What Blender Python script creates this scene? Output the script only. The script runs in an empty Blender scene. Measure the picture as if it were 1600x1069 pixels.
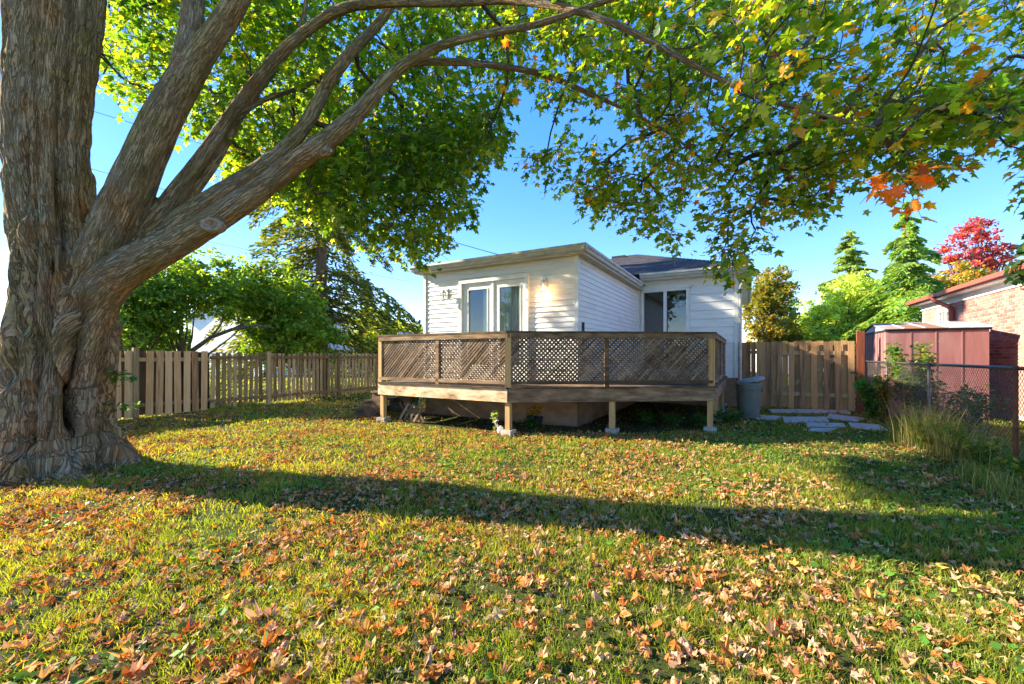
import bpy, math
import numpy as np
from mathutils import Vector, Matrix

# ------------------------------------------------------------------ camera, light, exposure
F, H0, CZ = 650.0, 556.0, 1.45          # focal length and horizon in pixels of a 1600 px wide picture, eye height in metres
S = bpy.context.scene
cam_d = bpy.data.cameras.new('camera'); cam = bpy.data.objects.new('camera', cam_d); S.collection.objects.link(cam)
cam.location = (0, 0, CZ); cam.rotation_euler = (math.pi/2, 0, 0)
cam_d.sensor_width = 36; cam_d.lens = 36*F/1600; cam_d.shift_y = (H0-534.5)/1600
cam_d.clip_start = .05; cam_d.clip_end = 1500
S.camera = cam
SUN_EL, SUN_DIR = math.radians(26), Vector((-.973, .23))
w = bpy.data.worlds.new('World'); S.world = w; w.use_nodes = True
nt = w.node_tree; bg = nt.nodes['Background']
sky = nt.nodes.new('ShaderNodeTexSky'); sky.sky_type = 'NISHITA'; sky.sun_disc = False
sky.sun_elevation = SUN_EL; sky.sun_rotation = math.atan2(SUN_DIR.x, SUN_DIR.y)
sky.air_density = 1.0; sky.dust_density = 0.1; sky.ozone_density = 4.0; sky.altitude = 300
hs = nt.nodes.new('ShaderNodeHueSaturation'); hs.inputs['Saturation'].default_value = 1.62; hs.inputs['Hue'].default_value = .521; ga = nt.nodes.new('ShaderNodeGamma'); ga.inputs[1].default_value = .62; nt.links.new(sky.outputs[0], ga.inputs[0]); nt.links.new(ga.outputs[0], hs.inputs['Color']); nt.links.new(hs.outputs[0], bg.inputs[0]); bg.inputs[1].default_value = .15
sd = bpy.data.lights.new('sun', 'SUN'); sd.energy = 3.35; sd.angle = math.radians(.6); sd.color = (1, .90, .72)
so = bpy.data.objects.new('sun', sd); S.collection.objects.link(so)
sv = Vector((SUN_DIR.x*math.cos(SUN_EL), SUN_DIR.y*math.cos(SUN_EL), math.sin(SUN_EL)))
so.rotation_euler = sv.to_track_quat('Z', 'Y').to_euler(); so.location = (-20, 5, 15)
S.view_settings.view_transform = 'Standard'; S.view_settings.look = 'None'
S.view_settings.gamma = 1; S.view_settings.use_curve_mapping = False
S.view_settings.exposure = 2.42
S.cycles.max_bounces = 7; S.cycles.diffuse_bounces = 3; S.cycles.transparent_max_bounces = 8
S.cycles.use_denoising = True

COL = S.collection
R = np.random.default_rng(7)
TH = math.radians(29.5)
HX = np.array([math.cos(TH), -math.sin(TH)]); HY = np.array([math.sin(TH), math.cos(TH)])   # house axes

def at(u, v, Y): return np.array([(u-800)/F*Y, Y, CZ+(H0-v)/F*Y])

# ------------------------------------------------------------------ noise
def _h(ix, iy, iz, s):
    n = (ix*374761393 + iy*668265263 + iz*2147483647 + s*1274126177) & 0xffffffff
    n = ((n ^ (n >> 13))*1274126177) & 0xffffffff
    n = ((n ^ (n >> 16))*2246822519) & 0xffffffff
    return ((n ^ (n >> 15)) & 0xffff)/65535.0
def noise3(p, s=0):
    p = np.asarray(p, float); i = np.floor(p).astype(np.int64); f = p-i; f = f*f*(3-2*f)
    r = 0
    for dx in (0, 1):
        for dy in (0, 1):
            for dz in (0, 1):
                wt = (f[:, 0] if dx else 1-f[:, 0])*(f[:, 1] if dy else 1-f[:, 1])*(f[:, 2] if dz else 1-f[:, 2])
                r = r+wt*_h(i[:, 0]+dx, i[:, 1]+dy, i[:, 2]+dz, s)
    return r*2-1
def noise2(x, y, s=0): return noise3(np.stack([x, y, np.zeros_like(x)+.37], 1), s)

# ------------------------------------------------------------------ objects
def tag(o, label=None, cat=None, group=None, kind=None):
    if label: o['label'] = label
    if cat: o['category'] = cat
    if group: o['group'] = group
    if kind: o['kind'] = kind
    return o
def empty(name, loc, rz=0, label=None, cat=None, group=None, kind=None):
    o = bpy.data.objects.new(name, None); COL.objects.link(o); o.location = loc; o.rotation_euler = (0, 0, rz)
    o.empty_display_size = .1
    return tag(o, label, cat, group, kind)
def link(name, me, parent=None, loc=None, rot=None, scale=None):
    o = bpy.data.objects.new(name, me); COL.objects.link(o)
    if parent is not None: o.parent = parent
    if loc is not None: o.location = loc
    if rot is not None: o.rotation_euler = rot
    if scale is not None: o.scale = scale
    return o
def np_mesh(name, v, polys_flat, sizes, mat, col=None, smooth=False, attr=None):
    me = bpy.data.meshes.new(name)
    v = np.asarray(v, np.float32); me.vertices.add(len(v)); me.vertices.foreach_set('co', v.ravel())
    polys_flat = np.asarray(polys_flat, np.int32).ravel()
    me.loops.add(len(polys_flat)); me.loops.foreach_set('vertex_index', polys_flat)
    if np.isscalar(sizes): n = len(polys_flat)//sizes; st = np.arange(n, dtype=np.int32)*sizes
    else: n = len(sizes); st = np.concatenate([[0], np.cumsum(sizes)[:-1]]).astype(np.int32)
    me.polygons.add(n); me.polygons.foreach_set('loop_start', st)
    me.polygons.foreach_set('use_smooth', np.full(n, bool(smooth)))
    me.update(calc_edges=True)
    if col is not None:
        a = me.color_attributes.new('Col', 'FLOAT_COLOR', 'POINT')
        c = np.ones((len(v), 4), np.float32); c[:, :3] = col; a.data.foreach_set('color', c.ravel())
    if attr is not None:
        a = me.attributes.new('bark', 'FLOAT_VECTOR', 'POINT'); a.data.foreach_set('vector', np.asarray(attr, np.float32).ravel())
    if mat: me.materials.append(mat)
    return me

class MB:
    """collects boxes, prisms and tubes into one mesh"""
    def __init__(s): s.v = []; s.f = []; s.n = 0
    def add(s, v, f):
        s.v.append(np.asarray(v, float)); s.f += [[i+s.n for i in q] for q in f]; s.n += len(v); return s
    def box(s, a, b):
        (x0, y0, z0), (x1, y1, z1) = a, b
        v = [(x0,y0,z0),(x1,y0,z0),(x1,y1,z0),(x0,y1,z0),(x0,y0,z1),(x1,y0,z1),(x1,y1,z1),(x0,y1,z1)]
        return s.add(v, [(3,2,1,0),(4,5,6,7),(0,1,5,4),(1,2,6,5),(2,3,7,6),(3,0,4,7)])
    def beam(s, a, b, wd, hh, up=(0,0,1)):
        a = Vector(a); b = Vector(b); d = (b-a).normalized(); up = Vector(up)
        x = d.cross(up)
        x = x.normalized() if x.length > 1e-4 else Vector((1,0,0)); u = x.cross(d)
        v = []
        for p in (a, b):
            for i, j in ((-1,-1),(1,-1),(1,1),(-1,1)): v.append(p+x*i*wd/2+u*j*hh/2)
        return s.add([tuple(p) for p in v], [(0,1,2,3),(7,6,5,4),(0,4,5,1),(1,5,6,2),(2,6,7,3),(3,7,4,0)])
    def prism(s, pts, z0, z1):
        n = len(pts); v = [(x, y, z0) for x, y in pts]+[(x, y, z1) for x, y in pts]
        return s.add(v, [tuple(range(n))[::-1], tuple(range(n, 2*n))]+[(i, (i+1) % n, (i+1) % n+n, i+n) for i in range(n)])
    def tube(s, pts, rad, k=6, cap=True):
        pts = [Vector(p) for p in pts]
        rad = [rad]*len(pts) if np.isscalar(rad) else rad
        v = []; ref = None
        for i, p in enumerate(pts):
            d = (pts[min(i+1, len(pts)-1)]-pts[max(i-1, 0)]).normalized()
            if ref is None: ref = Vector((0,0,1)) if abs(d.z) < .9 else Vector((1,0,0))
            x = (ref-d*ref.dot(d)).normalized(); ref = x; y = d.cross(x)
            for j in range(k):
                t = 2*math.pi*j/k; v.append(tuple(p+(x*math.cos(t)+y*math.sin(t))*rad[i]))
        f = []
        for i in range(len(pts)-1):
            for j in range(k): f.append((i*k+j, i*k+(j+1) % k, (i+1)*k+(j+1) % k, (i+1)*k+j))
        if cap: f.append(tuple(range(k))[::-1]); f.append(tuple(range((len(pts)-1)*k, len(pts)*k)))
        return s.add(v, f)
    def lathe(s, prof, k=16, c=(0,0,0)):
        v = []; f = []
        for r, z in prof:
            for j in range(k): t = 2*math.pi*j/k; v.append((c[0]+r*math.cos(t), c[1]+r*math.sin(t), c[2]+z))
        for i in range(len(prof)-1):
            for j in range(k): f.append((i*k+j, i*k+(j+1) % k, (i+1)*k+(j+1) % k, (i+1)*k+j))
        f.append(tuple(range(k))[::-1]); f.append(tuple(range((len(prof)-1)*k, len(prof)*k)))
        return s.add(v, f)
    def mesh(s, name, mat, smooth=False, bev=0):
        me = np_mesh(name, np.concatenate(s.v), [i for q in s.f for i in q], np.array([len(q) for q in s.f]), mat, smooth=smooth)
        return me
    def build(s, name, mat, parent=None, smooth=False, **k): return link(name, s.mesh(name, mat, smooth), parent, **k)

# ------------------------------------------------------------------ materials
def newmat(name, rough=.8, spec=.3):
    m = bpy.data.materials.new(name); m.use_nodes = True
    b = m.node_tree.nodes['Principled BSDF']; b.inputs['Roughness'].default_value = rough
    b.inputs['Specular IOR Level'].default_value = spec
    return m, m.node_tree, b
def ramp(nt, stops):
    r = nt.nodes.new('ShaderNodeValToRGB'); e = r.color_ramp.elements
    while len(e) < len(stops): e.new(.5)
    for i, (p, c) in enumerate(stops): e[i].position = p; e[i].color = (*c, 1)
    return r
def mat_noise(name, stops, scale=(4,4,4), detail=6, rough=.8, bump=.3, bdist=.01, spec=.3, coord='world', rnd=0., metal=0, rgh=.6):
    """colour from stretched fractal noise in world or object space, plus a shift per object"""
    m, nt, b = newmat(name, rough, spec); b.inputs['Metallic'].default_value = metal
    if coord == 'world': g = nt.nodes.new('ShaderNodeNewGeometry').outputs['Position']
    else: g = nt.nodes.new('ShaderNodeTexCoord').outputs['Object']
    mp = nt.nodes.new('ShaderNodeMapping'); mp.inputs['Scale'].default_value = scale
    nt.links.new(g, mp.inputs[0])
    oi = nt.nodes.new('ShaderNodeObjectInfo')
    ad = nt.nodes.new('ShaderNodeVectorMath'); ad.operation = 'MULTIPLY_ADD'
    ad.inputs[1].default_value = (37, 37, 37); nt.links.new(oi.outputs['Random'], ad.inputs[0]); nt.links.new(mp.outputs[0], ad.inputs[2])
    n = nt.nodes.new('ShaderNodeTexNoise'); n.inputs['Scale'].default_value = 1; n.inputs['Detail'].default_value = detail; n.inputs['Roughness'].default_value = rgh
    nt.links.new(ad.outputs[0], n.inputs['Vector'])
    fac = n.outputs[0]
    if rnd:
        mm = nt.nodes.new('ShaderNodeMath'); mm.operation = 'MULTIPLY_ADD'; mm.inputs[1].default_value = rnd
        nt.links.new(oi.outputs['Random'], mm.inputs[0])
        m2 = nt.nodes.new('ShaderNodeMath'); m2.operation = 'SUBTRACT'; m2.inputs[1].default_value = rnd/2
        nt.links.new(fac, m2.inputs[0]); nt.links.new(m2.outputs[0], mm.inputs[2]); fac = mm.outputs[0]
    r = ramp(nt, stops); nt.links.new(fac, r.inputs[0]); nt.links.new(r.outputs[0], b.inputs['Base Color'])
    if bump:
        bp = nt.nodes.new('ShaderNodeBump'); bp.inputs['Strength'].default_value = bump; bp.inputs['Distance'].default_value = bdist
        nt.links.new(n.outputs[0], bp.inputs['Height']); nt.links.new(bp.outputs[0], b.inputs['Normal'])
    return m
def mat_leaf(name, trans=.4, rough=.5, gloss=.25, gain=1.0):
    m = bpy.data.materials.new(name); m.use_nodes = True; nt = m.node_tree; nt.nodes.clear()
    out = nt.nodes.new('ShaderNodeOutputMaterial'); a = nt.nodes.new('ShaderNodeAttribute'); a.attribute_name = 'Col'
    p = nt.nodes.new('ShaderNodeBsdfPrincipled'); p.inputs['Roughness'].default_value = rough; p.inputs['Specular IOR Level'].default_value = gloss
    t = nt.nodes.new('ShaderNodeBsdfTranslucent'); mx = nt.nodes.new('ShaderNodeMixShader'); mx.inputs[0].default_value = trans
    tc = nt.nodes.new('ShaderNodeMixRGB'); tc.blend_type = 'MULTIPLY'; tc.inputs[0].default_value = 1; tc.inputs[2].default_value = (3.7*gain, 3.1*gain, .9*gain, 1)
    nt.links.new(a.outputs[0], p.inputs[0]); nt.links.new(a.outputs[0], tc.inputs[1]); nt.links.new(tc.outputs[0], t.inputs[0])
    nt.links.new(p.outputs[0], mx.inputs[1]); nt.links.new(t.outputs[0], mx.inputs[2]); nt.links.new(mx.outputs[0], out.inputs[0])
    return m
def mat_col(name, c, rough=.5, spec=.4, metal=0):
    return mat_noise(name, [(.3, tuple(x*.9 for x in c)), (.7, tuple(min(1, x*1.06) for x in c))], (9,9,9), rough=rough, spec=spec, bump=.05, bdist=.003, metal=metal)

M = {}
M['siding'] = mat_noise('siding', [(.25,(.70,.67,.60)),(.5,(.80,.775,.71)),(.8,(.84,.82,.76))], (1.5,1.5,6), rough=.45, bump=.08, bdist=.002, spec=.35, rnd=.1)
M['trimwhite'] = mat_noise('trimwhite', [(.2,(.64,.62,.56)),(.6,(.82,.80,.74))], (3,3,3), rough=.4, bump=.03, bdist=.001)
M['gutter'] = mat_noise('gutter', [(.25,(.36,.34,.27)),(.5,(.52,.50,.42)),(.75,(.62,.60,.52))], (4,4,9), rough=.5, bump=.05, bdist=.002)
M['soffit'] = mat_noise('soffit', [(.3,(.45,.40,.28)),(.7,(.6,.55,.42))], (4,4,9), rough=.6, bump=.05, bdist=.002)
M['shingle'] = mat_noise('shingle', [(.2,(.035,.032,.035)),(.5,(.075,.068,.068)),(.8,(.17,.15,.145))], (14,14,30), rough=.9, bump=.6, bdist=.01, rnd=.2)
M['stucco'] = mat_noise('stucco', [(.2,(.16,.085,.04)),(.5,(.28,.16,.085)),(.8,(.36,.25,.16))], (3,3,5), rough=.95, bump=.5, bdist=.01, detail=9)
WOODV = (22,22,1.6); 
M['fence_pale'] = mat_noise('fence_pale', [(.2,(0.246,0.127,0.0507)),(.45,(0.493,0.294,0.129)),(.75,(0.65,0.421,0.203))], WOODV, rough=.85, bump=.5, bdist=.004, rnd=.5)
M['fence_old'] = mat_noise('fence_old', [(.2,(0.134,0.0833,0.0351)),(.5,(0.291,0.196,0.0936)),(.8,(0.448,0.314,0.156))], WOODV, rough=.9, bump=.5, bdist=.004, rnd=.55)
M['gate'] = mat_noise('gate', [(.15,(0.134,0.0735,0.0312)),(.4,(0.325,0.186,0.0858)),(.6,(0.47,0.265,0.117)),(.85,(0.582,0.284,0.0936))], WOODV, rough=.85, bump=.6, bdist=.004, rnd=.55)
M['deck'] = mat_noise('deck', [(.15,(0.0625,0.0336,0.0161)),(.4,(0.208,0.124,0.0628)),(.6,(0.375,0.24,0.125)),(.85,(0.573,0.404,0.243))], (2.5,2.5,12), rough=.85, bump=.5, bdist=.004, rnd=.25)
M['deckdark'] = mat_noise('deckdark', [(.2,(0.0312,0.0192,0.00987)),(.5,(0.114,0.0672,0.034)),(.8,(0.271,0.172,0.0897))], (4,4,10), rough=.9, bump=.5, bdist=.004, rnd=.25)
M['slat'] = mat_noise('slat', [(.2,(0.0521,0.0308,0.017)),(.5,(0.156,0.096,0.0538)),(.8,(0.323,0.212,0.125))], (3,3,3), rough=.85, bump=.4, bdist=.003, rnd=.35)
M['rim'] = mat_noise('rim', [(.3,(0.224,0.127,0.0546)),(.42,(0.56,0.372,0.195)),(.55,(0.8,0.598,0.367)),(.66,(0.672,0.294,0.078))], (2.2,2.2,7), rough=.8, bump=.4, bdist=.003)
M['leg'] = mat_noise('leg', [(.2,(0.291,0.147,0.0468)),(.5,(0.56,0.323,0.125)),(.8,(0.672,0.431,0.195))], WOODV, rough=.8, bump=.4, bdist=.003, rnd=.3)
M['concrete'] = mat_noise('concrete', [(.2,(.24,.2,.15)),(.5,(.45,.39,.31)),(.8,(.58,.51,.41))], (7,7,7), rough=.95, bump=.5, bdist=.006, detail=9)
M['dark'] = mat_col('dark', (.02,.02,.022), .6)
M['wire'] = mat_col('wire', (.03,.03,.03), .5)
M['iron'] = mat_col('iron', (.66,.65,.62), .4)
M['binplastic'] = mat_noise('binplastic', [(.3,(.115,.13,.105)),(.7,(.17,.185,.15))], (5,5,5), rough=.5, bump=.06, bdist=.002)
M['binlid'] = mat_noise('binlid', [(.3,(.2,.21,.2)),(.7,(.27,.28,.27))], (5,5,5), rough=.4, bump=.06, bdist=.002)
M['galv'] = mat_noise('galv', [(.3,(.09,.08,.065)),(.7,(.19,.17,.14))], (12,12,12), rough=.45, bump=.1, bdist=.002, metal=.6)
M['rust'] = mat_noise('rust', [(.3,(.11,.035,.015)),(.7,(.22,.085,.035))], (12,12,12), rough=.85, bump=.4, bdist=.003)
M['redpost'] = mat_noise('redpost', [(.3,(.12,.03,.012)),(.7,(.26,.075,.03))], WOODV, rough=.8, bump=.4, bdist=.003)
M['shedwall'] = mat_noise('shedwall', [(.2,(.2,.08,.07)),(.5,(.29,.125,.115)),(.8,(.36,.2,.18))], (6,6,.9), rough=.65, bump=.35, bdist=.01, rnd=.15, detail=8)
M['shedroof'] = mat_noise('shedroof', [(.3,(.3,.13,.06)),(.5,(.34,.19,.11)),(.62,(.38,.34,.3))], (2.5,2.5,2.5), rough=.7, bump=.1, bdist=.003, rnd=.5)
M['shedtrim'] = mat_noise('shedtrim', [(.3,(.42,.43,.44)),(.7,(.6,.61,.62))], (3,3,3), rough=.5, bump=.05, bdist=.002)
M['brick'] = mat_noise('brick', [(.15,(.24,.095,.07)),(.5,(.38,.17,.13)),(.85,(.5,.26,.2))], (9,9,9), rough=.9, bump=.4, bdist=.004, rnd=.6)
M['mortar'] = mat_col('mortar', (.46,.40,.34), .95)
M['redmetal'] = mat_col('redmetal', (.36,.085,.05), .45)
M['brownmetal'] = mat_col('brownmetal', (.23,.09,.06), .5)
M['greenframe'] = mat_col('greenframe', (.012,.11,.06), .5)
M['curtain'] = mat_noise('curtain', [(.3,(.7,.7,.68)),(.7,(.88,.88,.86))], (8,8,1), rough=.9, bump=.1, bdist=.01)
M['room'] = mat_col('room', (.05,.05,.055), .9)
M['leaf'] = mat_leaf('leaf', .56, .45, .35)
M['leafbg'] = mat_leaf('leafbg', .35, .55, .2)
M['needle'] = mat_leaf('needle', .32, .6, .2, .9)
M['litter'] = mat_leaf('litter', .2, .85, .05, .5)
M['grass'] = mat_leaf('grass', .35, .55, .25, .9)
# glass: mirror-like film over a see-through pane, by Fresnel
gm = bpy.data.materials.new('glass'); gm.use_nodes = True; t_ = gm.node_tree; t_.nodes.clear()
o_ = t_.nodes.new('ShaderNodeOutputMaterial'); tr = t_.nodes.new('ShaderNodeBsdfTransparent'); gl = t_.nodes.new('ShaderNodeBsdfGlossy'); gl.inputs['Roughness'].default_value = .02
tr.inputs[0].default_value = (.8,.85,.85,1)
lw = t_.nodes.new('ShaderNodeLayerWeight'); lw.inputs[0].default_value = .22
mr = t_.nodes.new('ShaderNodeMapRange'); mr.inputs['To Min'].default_value = .07; mr.inputs['To Max'].default_value = .85
mx = t_.nodes.new('ShaderNodeMixShader'); t_.links.new(lw.outputs['Fresnel'], mr.inputs[0]); t_.links.new(mr.outputs[0], mx.inputs[0])
t_.links.new(tr.outputs[0], mx.inputs[1]); t_.links.new(gl.outputs[0], mx.inputs[2]); t_.links.new(mx.outputs[0], o_.inputs[0]); M['glass'] = gm
em = bpy.data.materials.new('bulb'); em.use_nodes = True; b_ = em.node_tree.nodes['Principled BSDF']
b_.inputs['Emission Color'].default_value = (1,.55,.2,1); b_.inputs['Emission Strength'].default_value = 6; M['bulb'] = em

# ground: soil, moss and grass tones
m, nt, b = newmat('lawn_soil', .95, .1)
g = nt.nodes.new('ShaderNodeNewGeometry'); n1 = nt.nodes.new('ShaderNodeTexNoise'); n1.inputs['Scale'].default_value = 1.3; n1.inputs['Detail'].default_value = 5
n2 = nt.nodes.new('ShaderNodeTexNoise'); n2.inputs['Scale'].default_value = 28; n2.inputs['Detail'].default_value = 8; n2.inputs['Roughness'].default_value = .75
nt.links.new(g.outputs[0], n1.inputs[0]); nt.links.new(g.outputs[0], n2.inputs[0])
ra = ramp(nt, [(.3,(.02,.028,.006)),(.5,(.05,.075,.012)),(.7,(.085,.09,.02))]); rb = ramp(nt, [(.3,(.02,.03,.006)),(.48,(.06,.085,.015)),(.58,(.11,.085,.035)),(.75,(.19,.10,.04))])
nt.links.new(n1.outputs[0], ra.inputs[0]); nt.links.new(n2.outputs[0], rb.inputs[0])
mm = nt.nodes.new('ShaderNodeMixRGB'); mm.inputs[0].default_value = .6; nt.links.new(ra.outputs[0], mm.inputs[1]); nt.links.new(rb.outputs[0], mm.inputs[2]); nt.links.new(mm.outputs[0], b.inputs['Base Color'])
bp = nt.nodes.new('ShaderNodeBump'); bp.inputs['Distance'].default_value = .03; nt.links.new(n2.outputs[0], bp.inputs['Height']); nt.links.new(bp.outputs[0], b.inputs['Normal'])
M['lawn'] = m
# bark: plates parted by dark furrows that follow the limb
m, nt, b = newmat('bark', .92, .12)
def N_(t, **k):
    n = nt.nodes.new(t)
    for a_, v_ in k.items(): setattr(n, a_, v_)
    return n
def LK(o, i): nt.links.new(o, i)
at_ = N_('ShaderNodeAttribute', attribute_name='bark')
def bnoise(scale, detail=4, rough=.6, off=0):
    mp = N_('ShaderNodeMapping'); mp.inputs['Scale'].default_value = scale; mp.inputs['Location'].default_value = (off, off, off); LK(at_.outputs['Vector'], mp.inputs[0])
    n = N_('ShaderNodeTexNoise'); n.inputs['Scale'].default_value = 1; n.inputs['Detail'].default_value = detail; n.inputs['Roughness'].default_value = rough; LK(mp.outputs[0], n.inputs['Vector']); return n.outputs[0]
def furrow(src, wd):
    a = N_('ShaderNodeMath', operation='SUBTRACT'); a.inputs[1].default_value = .5; LK(src, a.inputs[0])
    c_ = N_('ShaderNodeMath', operation='ABSOLUTE'); LK(a.outputs[0], c_.inputs[0])
    r_ = N_('ShaderNodeMapRange', interpolation_type='SMOOTHSTEP'); r_.inputs['From Max'].default_value = wd; LK(c_.outputs[0], r_.inputs[0]); return r_.outputs[0]
A1 = furrow(bnoise((21,21,1.5), 3, .5), .045); A2_ = furrow(bnoise((50,50,4.5), 4, .55, 7), .05)
mnm = N_('ShaderNodeMath', operation='MULTIPLY'); LK(A1, mnm.inputs[0]); LK(A2_, mnm.inputs[1])
fine = bnoise((80,80,26), 6, .7, 3); mid = bnoise((9,9,3), 5, .6, 11)
c1 = ramp(nt, [(.3,(.25,.16,.08)),(.5,(.47,.325,.175)),(.7,(.70,.54,.34))]); 
fm = N_('ShaderNodeMixRGB'); fm.inputs[0].default_value = .5; LK(fine, fm.inputs[1]); LK(mid, fm.inputs[2]); LK(fm.outputs[0], c1.inputs[0])
fl = N_('ShaderNodeMixRGB'); fl.inputs[1].default_value = (.25,.16,.085,1); sf = N_('ShaderNodeMapRange'); sf.inputs['To Min'].default_value = .38; LK(mnm.outputs[0], sf.inputs[0]); LK(sf.outputs[0], fl.inputs[0]); LK(c1.outputs[0], fl.inputs[2])
gp = N_('ShaderNodeNewGeometry'); v2 = N_('ShaderNodeTexNoise'); v2.inputs['Scale'].default_value = 2.3; v2.inputs['Detail'].default_value = 5; LK(gp.outputs[0], v2.inputs['Vector'])
c2 = ramp(nt, [(.38,(.74,.76,.5)),(.5,(1,1,1)),(.62,(1.0,.78,.52))]); LK(v2.outputs[0], c2.inputs[0])
mu = N_('ShaderNodeMixRGB', blend_type='MULTIPLY'); mu.inputs[0].default_value = .7; LK(fl.outputs[0], mu.inputs[1]); LK(c2.outputs[0], mu.inputs[2])
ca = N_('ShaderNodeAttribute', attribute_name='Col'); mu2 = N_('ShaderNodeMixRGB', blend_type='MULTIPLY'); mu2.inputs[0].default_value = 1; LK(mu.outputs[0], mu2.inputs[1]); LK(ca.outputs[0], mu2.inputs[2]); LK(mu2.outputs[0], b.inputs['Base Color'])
ha = N_('ShaderNodeMath', operation='MULTIPLY_ADD'); ha.inputs[1].default_value = .8; LK(fine, ha.inputs[0]); LK(mnm.outputs[0], ha.inputs[2])
bp = N_('ShaderNodeBump'); bp.inputs['Strength'].default_value = 1; bp.inputs['Distance'].default_value = .04; LK(ha.outputs[0], bp.inputs['Height']); LK(bp.outputs[0], b.inputs['Normal'])
M['bark'] = m
M['twig'] = mat_noise('twig', [(.3,(.04,.028,.018)),(.7,(.12,.09,.06))], (20,20,20), rough=.9, bump=.2, bdist=.005)
M['bgbark'] = mat_noise('bgbark', [(.3,(.07,.05,.04)),(.7,(.2,.155,.12))], (14,14,3), rough=.95, bump=.6, bdist=.02)

# ------------------------------------------------------------------ ground
def ground_z(x, y): return .018*noise2(np.asarray(x)*.9, np.asarray(y)*.9, 5)+.03*noise2(np.asarray(x)*.25, np.asarray(y)*.25, 9)*1.0
gx = np.concatenate([[-400,-60,-25], np.linspace(-14, 14, 113), [25,60,400]]); gy = np.concatenate([[-30,-6], np.linspace(0, 16, 81), [22,40,90,500]])
X, Y = np.meshgrid(gx, gy); Z = ground_z(X.ravel(), Y.ravel()).reshape(X.shape); Z[(np.abs(X) > 20) | (Y > 20) | (Y < -1)] = 0
nx, ny = len(gx), len(gy); idx = np.arange(nx*ny).reshape(ny, nx)
q = np.stack([idx[:-1,:-1], idx[:-1,1:], idx[1:,1:], idx[1:,:-1]], -1).reshape(-1, 4)
lawn = link('lawn', np_mesh('lawn', np.stack([X.ravel(), Y.ravel(), Z.ravel()], 1), q, 4, M['lawn'], smooth=True)); tag(lawn, kind='structure')

# ------------------------------------------------------------------ house
P0 = np.array([-2.22, 10.47])
def L2W(x, y): return P0+HX*x+HY*y
def W2L(X, Y): d = np.array([X, Y])-P0; return float(d@HX), float(d@HY)
house = empty('house', (P0[0], P0[1], 0), -TH, 'single storey house clad in white siding with double doors behind the raised deck', 'house')
SZ, EZ = .82, 3.50          # underside of siding and height of the eave soffit on the rear extension
# foundation + wall cores (openings left for doors)
MB().box((.03,.03,-.2), (4.06,5.6,SZ)).build('foundation', M['stucco'], house)
MB().box((-1.2,5.45,-.2), (6.82,13.5,SZ)).build('foundation', M['stucco'], house)
D0, D1, DT = 1.15, 2.93, 3.19
c = MB()
c.box((.03,.03,SZ), (D0,.16,EZ)); c.box((D1,.03,SZ), (4.06,.16,EZ)); c.box((D0,.03,DT), (D1,.16,EZ)); c.box((D0,.03,SZ), (D1,.16,.9))
c.box((.03,.16,SZ), (.16,5.44,EZ)); c.box((3.93,.16,SZ), (4.06,5.44,EZ))
W0, W1, WT, MZ = 4.18, 5.56, 3.50, 3.78
c.box((-1.2,5.45,SZ), (W0,5.58,MZ)); c.box((W1,5.45,SZ), (6.82,5.58,MZ)); c.box((W0,5.45,WT), (W1,5.58,MZ)); c.box((W0,5.45,SZ), (W1,5.58,.95))
c.box((6.69,5.58,SZ), (6.82,13.5,MZ)); c.box((-1.2,5.58,SZ), (-1.07,13.5,MZ))
c.build('wall', M['trimwhite'], house)
# clapboards, one object each; profile leans out at the foot
def clap_mesh(L, h, t=.022):
    v = [(0,0,0),(L,0,0),(L,-t,0),(0,-t,0),(0,-t,.012),(L,-t,.012),(0,-.004,h+.004),(L,-.004,h+.004),(0,0,h+.004),(L,0,h+.004)]
    f = [(0,1,2,3)[::-1],(3,2,5,4),(4,5,7,6),(6,7,9,8),(8,9,1,0)[::1],(0,3,4,6,8),(1,9,7,5,2)]
    me = np_mesh('siding_board', v, [i for p in f for i in p], np.array([len(p) for p in f]), M['siding']); return me
cache = {}
def clap(x0, x1, z, h, loc_y, rz=0, at_x=None):
    k = (round(x1-x0, 3), h)
    if k not in cache: cache[k] = clap_mesh(x1-x0, h)
    return link('siding_board', cache[k], house, (x0 if at_x is None else at_x, loc_y, z), (0, 0, rz))
hs = .1116
for i in range(24):
    z = SZ+i*hs
    if z < DT-.02: clap(.07, D0-.04, z, hs, .03); clap(D1+.04, 4.02, z, hs, .03)
    else: clap(.07, 4.02, z, hs, .03)
    clap(0, 5.36, z, hs, .07, math.pi/2, 4.06)       # side of the extension
hm = .246
for i in range(12):
    z = SZ+i*hm
    if z+hm > WT+.05: clap(4.12, 6.76, z, hm, 5.45) if z < MZ-.1 else None
    else: clap(W1+.05, 6.76, z, hm, 5.45)
    if z < MZ-.1: clap(0, 7.9, z, hm, 5.5, math.pi/2, 6.82)
def trim(a, b, name='corner_trim', mat='trimwhite'): return MB().box(a, b).build(name, M[mat], house)
trim((-.005,-.012,SZ), (.068,.06,EZ)); trim((4.022,-.012,SZ), (4.098,.066,EZ)); trim((4.06,5.37,SZ), (4.115,5.448,EZ)); trim((6.765,5.40,SZ), (6.862,5.49,MZ))
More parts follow.
